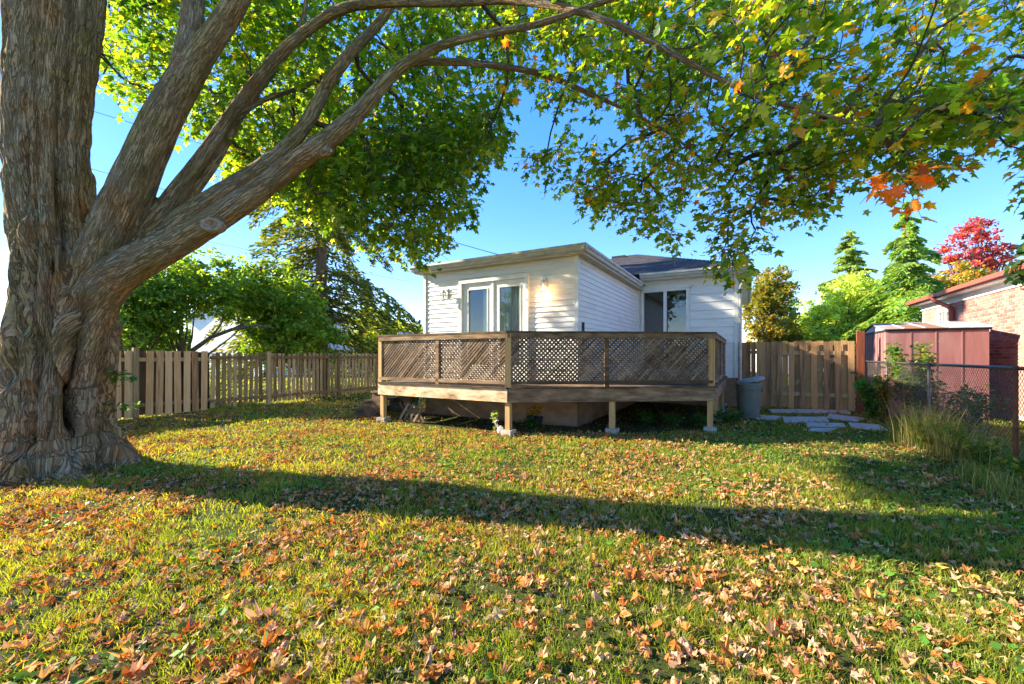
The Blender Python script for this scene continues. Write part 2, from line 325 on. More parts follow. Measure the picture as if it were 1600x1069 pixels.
# eaves of the extension: soffit, fascia gutter, roof
ov = .17
def ogee(p0, p1, z0, z1, out, name='gutter'):
    """K-style gutter swept from p0 to p1, bulging towards out"""
    d = np.array(p1)-np.array(p0); o = np.array(out)
    prof = [(0,z0),(.05,z0),(.06,z0+.02),(.065,z0+.055),(.10,z0+.085),(.10,z1),(.085,z1),(.085,z1-.02),(0,z1-.02)]
    v = []
    for p in (p0, p1):
        for a_, z in prof: v.append((p[0]+o[0]*a_, p[1]+o[1]*a_, z))
    n = len(prof); f = [tuple(range(n)), tuple(range(2*n-1, n-1, -1))]+[(i, i+n, (i+1) % n+n, (i+1) % n) for i in range(n)]
    return MB().add(v, f).build(name, M['gutter'], house)
xe, ye = 4.06+ov, .03-ov
MB().box((-.2,ye,EZ), (xe,.03-.002,EZ+.03)).box((4.062,.03,EZ), (xe,5.40,EZ+.03)).box((-.2,.03,EZ), (.028,5.40,EZ+.03)).build('soffit', M['soffit'], house)
MB().box((-.2,ye-.02,EZ-.01), (xe+.02,ye,EZ+.15)).box((xe,ye,EZ-.01), (xe+.02,5.0,EZ+.15)).build('fascia', M['gutter'], house)
ogee((-.24,ye-.022), (xe+.12,ye-.022), EZ+.035, EZ+.165, (0,-1)); ogee((xe+.022,ye-.12), (xe+.022,4.95), EZ+.033, EZ+.163, (1,0))
MB().add([(-.26,ye-.06,EZ+.15),(xe+.06,ye-.06,EZ+.15),(xe+.06,5.6,EZ+.15),(-.26,5.6,EZ+.15),(-.26,ye-.06,EZ+.178),(xe+.06,ye-.06,EZ+.178),(xe-.9,1.2,EZ+.27),(.7,1.2,EZ+.27),(xe-.9,5.6,EZ+.27),(.7,5.6,EZ+.27),(xe+.06,5.6,EZ+.178),(-.26,5.6,EZ+.178)],
    [(3,2,1,0),(0,1,5,4),(4,5,6,7),(5,10,8,6),(6,8,9,7),(7,9,11,4),(1,2,10,5),(3,0,4,11),(2,3,11,9,8,10)]).build('roof', M['shingle'], house)
# main roof: hip, real courses of tabs
RX0, RX1, RY0, RY1, RZ = -1.6, 7.12, 5.16, 13.9, 3.98
AX0, AX1, AY = 2.7, 3.1, 9.4; AZ = 5.62
rc = [(RX0,RY0,RZ),(RX1,RY0,RZ),(RX1,RY1,RZ),(RX0,RY1,RZ)]
MB().add(rc+[(AX0,AY,AZ),(AX1,AY,AZ)], [(0,1,5,4),(1,2,5),(2,3,4,5),(3,0,4),(3,2,1,0)]).build('roof', M['shingle'], house)
def shingles(a, b, c_, d, n, name='shingles'):
    """courses on the quad a-b (eave) to d-c (ridge)"""
    a, b, c_, d = map(np.array, (a, b, c_, d)); nn = np.cross(b-a, d-a); nn = nn/np.linalg.norm(nn)
    mb = MB()
    for i in range(n):
        t0, t1 = i/n, (i+1)/n
        l0, r0, l1, r1 = a+(d-a)*t0, b+(c_-b)*t0, a+(d-a)*t1, b+(c_-b)*t1
        L = np.linalg.norm(r0-l0); k = max(1, int(L/.3)); off = R.random()*.5
        xs = np.clip((np.arange(k+2)-off)/k, 0, 1)
        for j in range(k+1):
            s0, s1 = xs[j]+.004/L, xs[j+1]-.004/L
            if s1 <= s0: continue
            e = .012+R.random()*.006
            A, B_, C_, D_ = l0+(r0-l0)*s0, l0+(r0-l0)*s1, l1+(r1-l1)*s1, l1+(r1-l1)*s0
            mb.add([A+nn*e, B_+nn*e, C_+nn*.003, D_+nn*.003, A, B_], [(0,1,2,3),(4,5,1,0)])
    o = mb.build(name, M['shingle'], house); o['kind'] = 'stuff'; return o
shingles(rc[0], rc[1], (AX1,AY,AZ), (AX0,AY,AZ), 30); shingles(rc[1], rc[2], (AX1,AY,AZ), (AX1-.01,AY,AZ), 30)
MB().box((4.2,5.16,MZ), (7.1,5.448,MZ+.03)).box((6.822,5.45,MZ), (7.1,13.8,MZ+.03)).build('soffit', M['trimwhite'], house)
MB().box((4.23,5.14,MZ-.01), (7.12,5.16,MZ+.19)).box((7.10,5.16,MZ-.01), (7.12,13.8,MZ+.19)).build('fascia', M['gutter'], house)
ogee((4.20,5.138), (7.2,5.138), MZ+.05, MZ+.19, (0,-1)); ogee((7.122,5.05), (7.122,13.8), MZ+.048, MZ+.188, (1,0))
MB().tube([(7.15,5.15,MZ+.06),(7.12,5.2,MZ-.08),(6.92,5.34,MZ-.35),(6.915,5.36,MZ-.5),(6.915,5.36,.2)], .04, 8).build('downspout', M['gutter'], house)
MB().box((2.2,9.0,5.36), (2.75,9.35,5.56)).build('roof_vent', M['dark'], house)
vz = EZ+.25
MB().box((2.9,1.7,vz), (3.35,2.15,vz+.16)).build('roof_vent', M['dark'], house)
MB().tube([(2.25,1.5,vz-.05),(2.25,1.5,vz+.2),(2.2,1.5,vz+.27)], .03, 8).build('vent_pipe', M['dark'], house)
# french doors
def frame_box(o, x0, x1, z0, z1, y0, y1, t, name, mat, parent):
    return MB().box((x0,y0,z0), (x0+t,y1,z1)).box((x1-t,y0,z0), (x1,y1,z1)).box((x0+t,y0,z1-t), (x1-t,y1,z1)).box((x0+t,y0,z0), (x1-t,y1,z0+t)).build(name, M[mat], parent)
frame_box(None, D0-.04, D1+.04, .86, DT+.04, -.035, .17, .08, 'door_frame', 'trimwhite', house)
for x0, x1 in ((D0+.045, 2.03), (2.05, D1-.045)):
    dr = MB(); a_, b_ = .17, .145
    dr.box((x0,.02,.945), (x0+a_,.07,DT-.045)).box((x1-b_,.02,.945), (x1,.07,DT-.045)).box((x0+a_,.02,DT-.2), (x1-b_,.07,DT-.045)).box((x0+a_,.02,.945), (x1-b_,.07,1.25))
    do = dr.build('door', M['trimwhite'], house)
    MB().box((x0+a_,.04,1.25), (x1-b_,.048,DT-.2)).build('pane', M['glass'], do)
    MB().box((x0+a_-.02,.006,1.23), (x0+a_,.019,DT-.18)).box((x1-b_,.006,1.23), (x1-b_+.02,.019,DT-.18)).box((x0+a_,.006,DT-.2), (x1-b_,.019,DT-.18)).build('glazing_bead', M['trimwhite'], do)
MB().box((2.015,-.005,.945), (2.065,.019,DT-.045)).build('astragal', M['trimwhite'], house)
MB().tube([(2.1,-.02,1.95),(2.1,-.06,1.95),(2.2,-.06,1.95)], .012, 6).build('door_handle', M['iron'], house)
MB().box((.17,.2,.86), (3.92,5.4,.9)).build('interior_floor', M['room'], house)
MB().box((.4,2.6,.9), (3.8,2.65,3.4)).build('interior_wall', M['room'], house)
def curtain(x0, x1, z0, z1, y, cut=None):
    n = 40; v = []; 
    for i in range(n+1):
        x = x0+(x1-x0)*i/n; yy = y+.014*math.sin(i*1.3)+.008*math.sin(i*3.1)
        zb = z0 if cut is None else z0+(z1-z0)*cut(i/n)
        v += [(x, yy, zb), (x, yy, z1)]
    f = [(2*i, 2*i+2, 2*i+3, 2*i+1) for i in range(n)]
    return MB().add(v, f).build('curtain', M['curtain'], house)
curtain(2.24, 2.86, 2.0, 3.05, .105, lambda t: .35*abs(t-.45)*2*(t > .3)); curtain(2.17, 2.5, 1.2, 3.0, .11, lambda t: .55*t); curtain(1.72, 1.98, 1.2, 3.0, .11)
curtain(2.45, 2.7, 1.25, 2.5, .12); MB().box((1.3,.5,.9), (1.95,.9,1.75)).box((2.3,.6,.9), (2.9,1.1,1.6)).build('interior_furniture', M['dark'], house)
# sliding patio door on the main wall
frame_box(None, W0, W1, .95, WT, 5.40, 5.56, .07, 'window_frame', 'trimwhite', house)
MB().box((4.84,5.41,1.02), (4.93,5.5,WT-.07)).build('mullion', M['trimwhite'], house)
MB().box((W0+.07,5.47,1.02), (4.84,5.478,WT-.07)).build('pane', M['glass'], house); MB().box((4.93,5.46,1.02), (W1-.07,5.468,WT-.07)).build('pane', M['glass'], house)
MB().box((W0-.06,5.385,WT+.002), (W1+.06,5.43,WT+.11)).build('window_head_trim', M['trimwhite'], house)
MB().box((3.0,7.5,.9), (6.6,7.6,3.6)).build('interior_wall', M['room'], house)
MB().box((4.19,-.06,.9), (4.24,-.02,2.12)).build('dark_stake', M['dark'], house)

# wall lanterns
def lantern(x, z, label, lit):
    wv = L2W(x, .03-.022); r = empty('wall_lantern', (wv[0], wv[1], z), -TH, label, 'wall lantern', 'coach lanterns beside the double doors')
    mt = M['iron']
    MB().box((-.035,-.02,-.06), (.035,.0,.16)).build('backplate', mt, r)
    MB().tube([(0,-.02,.1),(0,-.06,.17),(0,-.11,.185),(0,-.15,.15),(0,-.15,.11)], .009, 6).tube([(0,-.02,-.02),(0,-.05,.04),(0,-.08,.02)], .007, 6).build('arm', mt, r)
    MB().lathe([(.012,.12),(.025,.105),(.04,.09),(.082,.05),(.085,.04)], 6, (0,-.15,0)).build('cap', mt, r)
    MB().lathe([(.045,-.13),(.072,.038)], 6, (0,-.15,0)).build('glass_shade', M['glass'], r)
    cg = MB()
    for j in range(6):
        t = 2*math.pi*j/6; cg.tube([(.047*math.cos(t),-.15+.047*math.sin(t),-.135), (.076*math.cos(t),-.15+.076*math.sin(t),.04)], .006, 4)
    cg.lathe([(.015,-.17),(.05,-.14),(.05,-.125)], 6, (0,-.15,0)); cg.build('cage', mt, r)
    MB().lathe([(.012,-.11),(.02,-.08),(.022,-.03),(.012,.01)], 8, (0,-.15,0)).build('bulb', M['bulb'] if lit else M['trimwhite'], r, smooth=True)
    if lit:
        pl = bpy.data.lights.new('lantern_light', 'POINT'); pl.energy = 1.3; pl.color = (1,.5,.18); pl.shadow_soft_size = .03
        lo = bpy.data.objects.new('lantern_light', pl); COL.objects.link(lo); lo.parent = r; lo.location = (0,-.15,-.2)
    return r
lantern(.73, 2.92, 'unlit white coach lantern on sunlit siding near the corner of the wall', False)
lantern(3.38, 2.92, 'lit coach lantern glowing orange on the shaded siding between doors and corner', True)

# ------------------------------------------------------------------ deck
deck = empty('deck', (P0[0], P0[1], 0), -TH, 'raised weathered wooden deck with lattice railing wrapped round the white house', 'deck')
B_, A_, C_, D_ = np.array([0,-1.45]), np.array([3.29,-1.45]), np.array([6.53,.76]), np.array([6.53,5.30])
ZD, ZB = .875, .60
def xmax(y): return A_[0]+(C_[0]-A_[0])*(y-A_[1])/(C_[1]-A_[1]) if y < C_[1] else C_[0]
y = -1.45
while y < 5.28:
    y1 = min(y+.136, 5.33); xa = 0 if y1 < -.0 else 4.13
    if y < 0 < y1: y1 = -.02
    pts = [(xa,y),(xmax(y),y),(xmax(y1),y1),(xa,y1)]
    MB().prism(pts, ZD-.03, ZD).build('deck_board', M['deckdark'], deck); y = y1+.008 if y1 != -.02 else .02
def seg(p, q_, z0, z1, th, name, mat, off=0., parent=None, pr=(0, 0)):
    d = (q_-p)/np.linalg.norm(q_-p); n_ = np.array([d[1], -d[0]])     # n_ points outward
    p = p-d*pr[0]; q_ = q_+d*pr[1]
    a0, b0 = p+n_*off, q_+n_*off; a1, b1 = a0+n_*th, b0+n_*th
    return MB().prism([tuple(a1), tuple(b1), tuple(b0), tuple(a0)], z0, z1).build(name, M[mat], parent or deck)
for p, q_, mt in ((B_, A_, 'rim'), (A_, C_, 'deck'), (C_, D_, 'deck')):
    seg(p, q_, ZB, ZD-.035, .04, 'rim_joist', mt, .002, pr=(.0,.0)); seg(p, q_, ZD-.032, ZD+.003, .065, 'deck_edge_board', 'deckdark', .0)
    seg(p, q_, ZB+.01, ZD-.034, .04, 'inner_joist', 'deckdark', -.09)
seg(B_+[0,1.4], B_, ZB, ZD-.035, .04, 'rim_joist', 'deckdark', .002)
for t in np.arange(.4, 6.4, .42):
    y0 = max(-1.4, -1.4 if t < 3.29 else A_[1]+(t-A_[0])*.682+.05); y1 = -.04 if t < 4.1 else 5.28
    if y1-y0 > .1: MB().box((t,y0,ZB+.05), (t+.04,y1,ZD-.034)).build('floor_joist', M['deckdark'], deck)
legs = [B_+[.06,.06], A_+[-.02,.05], A_+(C_-A_)*.50+[-.03,.05], C_+[-.06,.0], C_+[-.06,1.6], C_+[-.06,3.2], D_+[-.06,-.1]]
for i, p in enumerate(legs):
    zt = ZB if i else ZB+.0
    MB().box((p[0]-.048,p[1]-.048,-.0+.08), (p[0]+.048,p[1]+.048,zt+.16)).build('leg', M['leg'], deck)
    if i: MB().prism([(p[0]-.11,p[1]-.09),(p[0]+.1,p[1]-.11),(p[0]+.11,p[1]+.1),(p[0]-.1,p[1]+.09)], -.05, .09).build('footing', M['concrete'], deck)
    else: MB().box((p[0]-.12,p[1]-.1,-.04), (p[0]+.12,p[1]+.1,.085)).build('footing', M['concrete'], deck)
unit = MB().box((-.5,-.5,-.5), (.5,.5,.5)).mesh('slat', M['slat'])
nsl = [0]
def lattice(p, q_, z0, z1, each):
    L = np.linalg.norm(q_-p); d = (q_-p)/L; n_ = np.array([d[1], -d[0]]); st = .079; H = z1-z0; mb = MB()
    ang = math.atan2(d[1], d[0])
    for s_ in (1, -1):
        k = -H+.02
        while k < L:
            # slat runs from (k,0) to (k+H,H) in panel coords, clipped
            a0, a1 = max(k, 0), min(k+H, L)
            if a1-a0 > .03:
                if s_ == 1: zz0, zz1 = a0-k, a1-k
                else: zz0, zz1 = H-(a0-k), H-(a1-k)
                m0, mz = (a0+a1)/2, (zz0+zz1)/2+z0; ln = (a1-a0)*math.sqrt(2)
                jit = R.normal(0, .004); off = .004*s_+.002
                pos = p+d*(m0+jit)+n_*off; tilt = -s_*math.pi/4+R.normal(0, .006)
                mat = Matrix.Translation((pos[0], pos[1], mz)) @ Matrix.Rotation(ang, 4, 'Z') @ Matrix.Rotation(tilt, 4, 'Y') @ Matrix.Diagonal((ln-.002, .0065, .0345, 1))
                if each and nsl[0] < 300:
                    o = link('lattice_slat', unit, deck); o.matrix_local = mat; nsl[0] += 1
                else:
                    mb.add([tuple(mat @ Vector(v)) for v in ((-.5,-.5,-.5),(.5,-.5,-.5),(.5,.5,-.5),(-.5,.5,-.5),(-.5,-.5,.5),(.5,-.5,.5),(.5,.5,.5),(-.5,.5,.5))], [(3,2,1,0),(4,5,6,7),(0,1,5,4),(1,2,6,5),(2,3,7,6),(3,0,4,7)])
            k += st
    if mb.n: o = mb.build('lattice_slats', M['slat'], deck); o['kind'] = 'stuff'
def post(p, mat='deck', w_=.045, z1=1.86, rz=0):
    return MB().box((-w_,-w_,0), (w_,w_,z1-ZD)).build('railing_post', M[mat], deck, loc=(p[0],p[1],ZD), rot=(0,0,rz))
def railing(p, q_, fr, each, mat):
    d = (q_-p)/np.linalg.norm(q_-p); L = np.linalg.norm(q_-p); n_ = np.array([d[1], -d[0]]); ang = math.atan2(d[1], d[0])
    seg(p, q_, 1.865, 1.902, .15, 'cap_rail', 'deckdark', -.11, pr=(.04,.04)); seg(p, q_, 1.775, 1.863, .035, 'top_rail', mat, -.0)
    seg(p, q_, .925, .985, .04, 'bottom_rail', mat, -.02)
    for f_ in fr[1:-1]: post(p+d*L*f_-n_*.02, mat, .04, 1.864, ang)
    for a_, b_ in zip(fr[:-1], fr[1:]): lattice(p+d*(L*a_+.05)-n_*.012, p+d*(L*b_-.05)-n_*.012, .975, 1.79, each)
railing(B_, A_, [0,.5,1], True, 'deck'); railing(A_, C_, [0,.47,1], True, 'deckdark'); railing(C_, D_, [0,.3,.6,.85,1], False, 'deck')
post(B_+[.03,.03], 'leg', .048); post(A_+[-.01,.03], 'leg', .055, 1.864, .3); post(C_+[-.05,.02], 'leg', .06, 1.864, .3); post(D_+[-.03,-.03], 'deck', .045)
seg(B_+[0,1.4], B_, 1.865, 1.9, .1, 'cap_rail', 'deckdark', -.06) if False else None
# steps on the left side of the deck
steps = empty('steps', (*L2W(-.05,-.75), 0), -TH, 'short flight of dark wooden steps leading up to the left end of the deck', 'steps')
for i, (x, z) in enumerate(((-.95,.18),(-.62,.41),(-.30,.63))):
    MB().box((x-.16,-.5,z-.035), (x+.16,.45,z)).build('tread', M['deckdark'], steps)
for yy in (-.46, .40):
    MB().add([(-1.1,yy,0),(-1.0,yy,.13),(-.80,yy,.13),(-.78,yy,.36),(-.47,yy,.36),(-.45,yy,.59),(0,yy,.60),(0,yy,.34),(-.45,yy,.0)]+[(a_,yy+.04,b_) for a_, b_ in ((-1.1,0),(-1.0,.13),(-.80,.13),(-.78,.36),(-.47,.36),(-.45,.59),(0,.60),(0,.34),(-.45,.0))],
        [tuple(range(9)), tuple(range(17,8,-1))]+[(i+9 if False else i, i+9, (i+1) % 9+9, (i+1) % 9) for i in range(9)]).build('stringer', M['deckdark'], steps)
# green framed panel leaning by the foundation, lattice piece on the ground near it
gp_ = empty('screen_panel', (*L2W(.02,-.12), 0), -TH, 'green framed panel with a yellow green face leaning under the deck by the foundation corner', 'panel')
fr_ = MB().beam((-.62,-.22,.16),(-.02,-.22,.16),.05,.05).beam((-.02,-.22,.16),(-.02,-.0,.62),.05,.05).beam((-.62,-.22,.16),(-.62,-.0,.62),.05,.05).beam((-.62,-.0,.62),(-.02,-.0,.62),.05,.05).build('frame', M['greenframe'], gp_)
M['greenface'] = mat_noise('greenface', [(.3,(.05,.12,.015)),(.7,(.2,.26,.03))], (14,14,14), rough=.9)
MB().add([(-.6,-.21,.17),(-.04,-.21,.17),(-.04,-.01,.61),(-.6,-.01,.61),(-.6,-.195,.165),(-.04,-.195,.165),(-.04,.005,.605),(-.6,.005,.605)], [(0,1,2,3),(7,6,5,4),(0,4,5,1),(1,5,6,2),(2,6,7,3),(3,7,4,0)]).build('face', M['greenface'], gp_)
lp = empty('lattice_offcut', (*L2W(.35,-1.25), 0), -TH, 'loose scrap of crossed lattice slats standing beside the left deck leg', 'lattice scrap')
for k in range(4):
    MB().beam((.05+k*.14,0,.03),(.33+k*.14,0,.42),.012,.05).build('slat', M['slat'], lp); MB().beam((.33+k*.14,.014,.03),(.05+k*.14,.014,.42),.012,.05).build('slat', M['slat'], lp)

# ------------------------------------------------------------------ fences and gate
def board_mesh(w_, h, t, mat, name, dog=0.):
    pts = [(-w_/2,0),(w_/2,0),(w_/2,h-dog),(w_/2-dog,h),(-w_/2+dog,h),(-w_/2,h-dog)] if dog else [(-w_/2,0),(w_/2,0),(w_/2,h),(-w_/2,h)]
    n = len(pts); v = [(x,-t/2,z) for x, z in pts]+[(x,t/2,z) for x, z in pts]
    f = [tuple(range(n)), tuple(range(2*n-1, n-1, -1))]+[(i, i+n, (i+1) % n+n, (i+1) % n) for i in range(n)]
    return np_mesh(name, v, [i for q_ in f for i in q_], np.array([len(q_) for q_ in f]), M[mat])
FL = np.array([-9.04, 9.33])        # left fence passes here, runs along HY
# local frame: x along the fence (HY), y to the left of it
RZF = math.pi/2-TH
fa = empty('wooden_fence', (FL[0], FL[1], 0), RZF, 'pale tan board on board fence section just right of the big trunk', 'fence')
fb = empty('wooden_fence', (FL[0]+HY[0]*2.0, FL[1]+HY[1]*2.0, 0), RZF, 'weathered grey picket fence section with gaps showing the bright lawn behind, running to the deck', 'fence')
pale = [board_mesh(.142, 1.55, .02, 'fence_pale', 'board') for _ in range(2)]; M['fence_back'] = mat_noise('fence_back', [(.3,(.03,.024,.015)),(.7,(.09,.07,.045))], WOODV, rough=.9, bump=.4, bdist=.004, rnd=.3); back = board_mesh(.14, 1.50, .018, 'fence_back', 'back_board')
i = 0; x = -3.9
while x < 1.98:
    if abs(x-.45) > .08: link('board', pale[i % 2], fa, (x,-.035,.02+R.normal(0,.006)), (R.normal(0,.004), R.normal(0,.008), R.normal(0,.02)))
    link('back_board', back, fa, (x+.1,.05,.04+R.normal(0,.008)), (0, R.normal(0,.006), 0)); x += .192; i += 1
for z in (.28, 1.36): MB().box((-4,-.022,z-.045), (2,.018,z+.045)).build('rail', M['fence_old'], fa)
for x in (-2.3, .45): MB().box((x-.05,-.09,-.1), (x+.05,.01,1.64)).build('post', M['fence_old'], fa)
old = board_mesh(.098, 1.46, .018, 'fence_old', 'picket'); x = .07; k = 0
while x < 13:
    if min(abs(x-pp) for pp in (1.55, 4.0, 6.4, 8.8, 11.2)) > .07:
        link('picket', old, fb, (x,-.0,.07+R.normal(0,.012)), (R.normal(0,.008), R.normal(0,.012), R.normal(0,.05)))
    x += .142; k += 1
for z in (.24, 1.40): MB().box((0,-.06,z-.042), (13,-.012,z+.042)).build('rail', M['fence_old'], fb)
for x in (1.55, 4.0, 6.4, 8.8, 11.2): MB().box((x-.05,-.075,-.1), (x+.05,.025,1.58)).build('post', M['fence_old'], fb)

# right side fence and gate run along HX through G0
G0 = at(1138, 556, 1)[:2]*0+np.array([6.30, 12.05])
def gpos(u):           # local x on the gate line seen at picture column u
    r = (u-800)/F; return (r*G0[1]-G0[0])/(HX[0]-r*HX[1])
fg = empty('wooden_fence', (G0[0], G0[1], 0), -TH, 'solid brown vertical board fence panel between the deck and the gate, behind the bin', 'fence')
gx0, gx1, gx2 = gpos(1136), gpos(1207), gpos(1339)
bw = .118; bm_ = board_mesh(bw, 1.80, .02, 'gate', 'board'); x = gx0+bw/2
while x+bw/2 < gx1+.02:
    link('board', bm_, fg, (x, -.0 if int((x-gx0)/bw) % 2 else -.018, .03+R.normal(0,.01)), (0, R.normal(0,.006), R.normal(0,.03))); x += bw+.003
for z in (.35, 1.55): MB().box((gx0,.012,z-.045), (gx1,.05,z+.045)).build('rail', M['gate'], fg)
MB().box((gx0+.04,-.12,-.1), (gx0+.16,-.03,1.86)).build('post', M['deck'], fg)
gt = empty('wooden_gate', (G0[0], G0[1], 0), -TH, 'brown board gate with rails and a diagonal brace showing between staggered boards', 'gate')
n_ = 7; pitch = (gx2-gx1-.03)/n_; fr1 = board_mesh(pitch*.5, 1.80, .022, 'gate', 'board')
for i in range(n_):
    xc = gx1+.03+pitch*(i+.55)
    link('board', fr1, gt, (xc,-.04,.03+R.normal(0,.012)), (0, R.normal(0,.006), R.normal(0,.02)))
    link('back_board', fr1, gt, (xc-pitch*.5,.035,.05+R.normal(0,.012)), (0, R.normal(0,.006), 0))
for z in (.42, 1.52): MB().box((gx1+.03,-.027,z-.05), (gx2-.01,.022,z+.05)).build('rail', M['fence_old'], gt)
MB().beam((gx1+.25,-.004,.50), (gx2-.35,-.004,1.44), .04, .09).build('diagonal_brace', M['fence_old'], gt)
MB().box((gx2-.14,-.064,1.0), (gx2+.01,-.052,1.03)).build('latch', M['dark'], gt)
rp = gpos(1344); pw = G0+HX*rp-HY*.02
o = MB().box((-.075,-.06,-.1), (.075,.06,2.08)).build('gate_post', M['redpost'], None, loc=(pw[0], pw[1], 0), rot=(0,0,-TH)); tag(o, 'tall rusty red brown post between the gate and the shed', 'post')

# chain link fence along HY on the right
CL = np.array([5.60, 4.58]); cl = empty('chain_link_fence', (CL[0], CL[1], 0), RZF, 'grey chain link fence with galvanised top rail in front of the shed', 'fence')
zt = 1.31; L0, L1 = -3.2, 7.0
MB().tube([(L0,0,zt),(L1,0,zt)], .021, 10).build('top_rail', M['galv'], cl, smooth=True)
for x in (-2.6, 0.02, 2.55, 4.9, 6.95): MB().tube([(x,.03,-.1),(x,.03,zt+.03)], .022, 10).build('post', M['galv'] if x > 1 else M['rust'], cl, smooth=True)
mw = MB(); st = .068; Hc = zt-.07
for s_ in (1, -1):
    k = L0-Hc
    while k < L1:
        a0, a1 = max(k, L0), min(k+Hc, L1)
        if a1-a0 > .02:
            z0_, z1_ = ((a0-k), (a1-k)) if s_ == 1 else (Hc-(a0-k), Hc-(a1-k))
            nseg = max(2, int((a1-a0)/.3)+1); ts = np.linspace(0, 1, nseg)
            mw.tube([(a0+(a1-a0)*t, .004*s_-.02, .05+z0_+(z1_-z0_)*t) for t in ts], .0028, 3, False)
        k += st
o = mw.build('wire_mesh', M['galv'], cl); o['kind'] = 'stuff'
for i in range(0): pass
p_ = at(1598, 745, 4.55); o = MB().tube([(0,0,-.1),(0,0,1.30)], .035, 10).build('steel_post', M['rust'], None, smooth=True, loc=(p_[0]+.02, p_[1]-.12, 0)); tag(o, 'rusty brown steel pipe post at the near end of the chain link fence', 'post')

# ------------------------------------------------------------------ metal shed
SH = np.array([9.01, 10.0]); shed = empty('metal_shed', (SH[0], SH[1], 0), -TH, 'low dusty red metal garden shed with a rusted gable roof behind the chain link fence', 'shed')
sl, sw, se = 1.72, 2.3, 2.03
MB().box((.01,.01,0), (sl-.01,sw-.01,se)).build('wall', M['shedwall'], shed)
for i in range(4): x = i*sl/4; MB().box((x+.006,-.004,.04), (x+sl/4-.006,.012,se)).build('wall_panel', M['shedwall'], shed)
for i in range(3): x = (i+1)*sl/4; MB().box((x-.012,-.014,.04), (x+.012,.0,se)).build('wall_rib', M['shedwall'], shed)
for i in range(9):
    y = i*sw/9; MB().box((-.012,y+.02,.04), (.01,y+sw/9-.03,se)).build('wall_panel', M['shedwall'], shed)
MB().box((-.03,-.03,se), (sl+.03,.0,se+.05)).box((-.03,0,se), (0,sw+.03,se+.05)).build('eave_trim', M['dark'], shed)
ap = .16
MB().add([(-.015,0,se+.05),(-.015,sw,se+.05),(-.015,sw/2,se+.05+ap),(.02,0,se+.05),(.02,sw,se+.05),(.02,sw/2,se+.05+ap)], [(0,2,1),(3,4,5),(0,3,5,2),(2,5,4,1),(1,4,3,0)]).build('gable', M['shedtrim'], shed)
for i in range(5):
    x0, x1 = -.06+i*(sl+.12)/5, -.06+(i+1)*(sl+.12)/5
    for sgn, (ya, yb) in enumerate(((-.06, sw/2), (sw+.06, sw/2))):
        MB().add([(x0,ya,se+.052),(x1-.012,ya,se+.052),(x1-.012,yb,se+.07+ap),(x0,yb,se+.07+ap),(x0,ya,se+.066),(x1-.012,ya,se+.066),(x1-.012,yb,se+.085+ap),(x0,yb,se+.085+ap)],
            [(0,1,2,3),(7,6,5,4),(0,4,5,1),(1,5,6,2),(2,6,7,3),(3,7,4,0)]).build('roof_panel', M['shedroof'] if i < 3 or sgn else M['shedtrim'], shed)
        if sgn == 0: MB().beam((x1-.006,ya,se+.07), (x1-.006,yb,se+.092+ap), .03, .02).build('roof_seam', M['shedtrim'], shed)
MB().beam((-.05,sw/2,se+.1+ap), (sl+.06,sw/2,se+.1+ap), .1, .015).build('ridge_cap', M['shedtrim'], shed)

# ------------------------------------------------------------------ brick house
BK = np.array([13.8, 14.0])      # far corner; wall runs towards the camera along -HY, faces -HX
bk = empty('brick_house', (BK[0], BK[1], 0), -TH, 'red brick house with white fascia and red downspout behind the shed', 'house')
BL, BE = 9.0, 3.12
ws, we, wz0, wz1 = -1.95, -1.25, 2.0, 2.82       # window span in local y
def mortar_box(y0, y1, z0, z1): return ((.012,y0,z0), (.25,y1,z1))
mb = MB(); mb.box(*mortar_box(-BL,ws,-.1,BE)); mb.box(*mortar_box(we,0,-.1,BE)); mb.box(*mortar_box(ws,we,-.1,wz0)); mb.box(*mortar_box(ws,we,wz1,BE))
mb.box((.25,-BL,-.1), (8,-BL+.25,BE)).box((.25,-.25,-.1), (8,0,BE)); mb.build('wall', M['mortar'], bk)
bm1 = MB().box((0,-.1,-.0305), (.02,.1,.0305)).mesh('brick', M['brick']); bs = MB(); cnt = 0; allb = []
for r_ in range(39):
    z = .2+r_*.0755; k = 0; y = -BL+.1+(r_ % 2)*.1075
    while y < -.1:
        if not (ws-.1 < y < we+.1 and wz0-.03 < z < wz1+.03): allb.append((y, z))
        y += .215
def vis(b_): y, z = b_; yy = BK[1]+y*HY[1]; return (-yy if z > 1.9 or True else 0)
cand = [b_ for b_ in allb if -5.7 < b_[0] < -1.9 and (z := b_[1]) > 1.15]; cand.sort(key=lambda b_: (abs(b_[0]+4.6) if b_[1] > 1.4 else 9)); ind = set(cand[:300])
for y, z in allb:
    if (y, z) in ind: link('brick', bm1, bk, (R.normal(0,.0015), y, z))
    else: e = R.normal(0,.0015); bs.box((e,y-.1,z-.0305), (.02,y+.1,z+.0305))
o = bs.build('bricks', M['brick'], bk); o['kind'] = 'stuff'
MB().box((-.03,-BL,BE-.17), (0,.02,BE)).build('frieze_board', M['trimwhite'], bk)
MB().box((-.27,-BL-.4,BE), (.3,.08,BE+.03)).build('soffit', M['trimwhite'], bk)
MB().box((-.30,-BL-.4,BE+.03), (-.27,.08,BE+.16)).build('fascia', M['brownmetal'], bk)
MB().box((-.39,-BL-.4,BE+.05), (-.30,.1,BE+.15)).build('gutter', M['redmetal'], bk)
MB().add([(-.32,-BL-.4,BE+.16),(-.32,.1,BE+.16),(4.2,-3.0,BE+1.3),(4.2,-BL+2,BE+1.3),(8.6,.1,BE+.16),(8.6,-BL-.4,BE+.16)], [(0,3,2,1),(1,2,4),(2,3,5,4),(3,0,5),(0,1,4,5)]).build('roof', M['shingle'], bk)
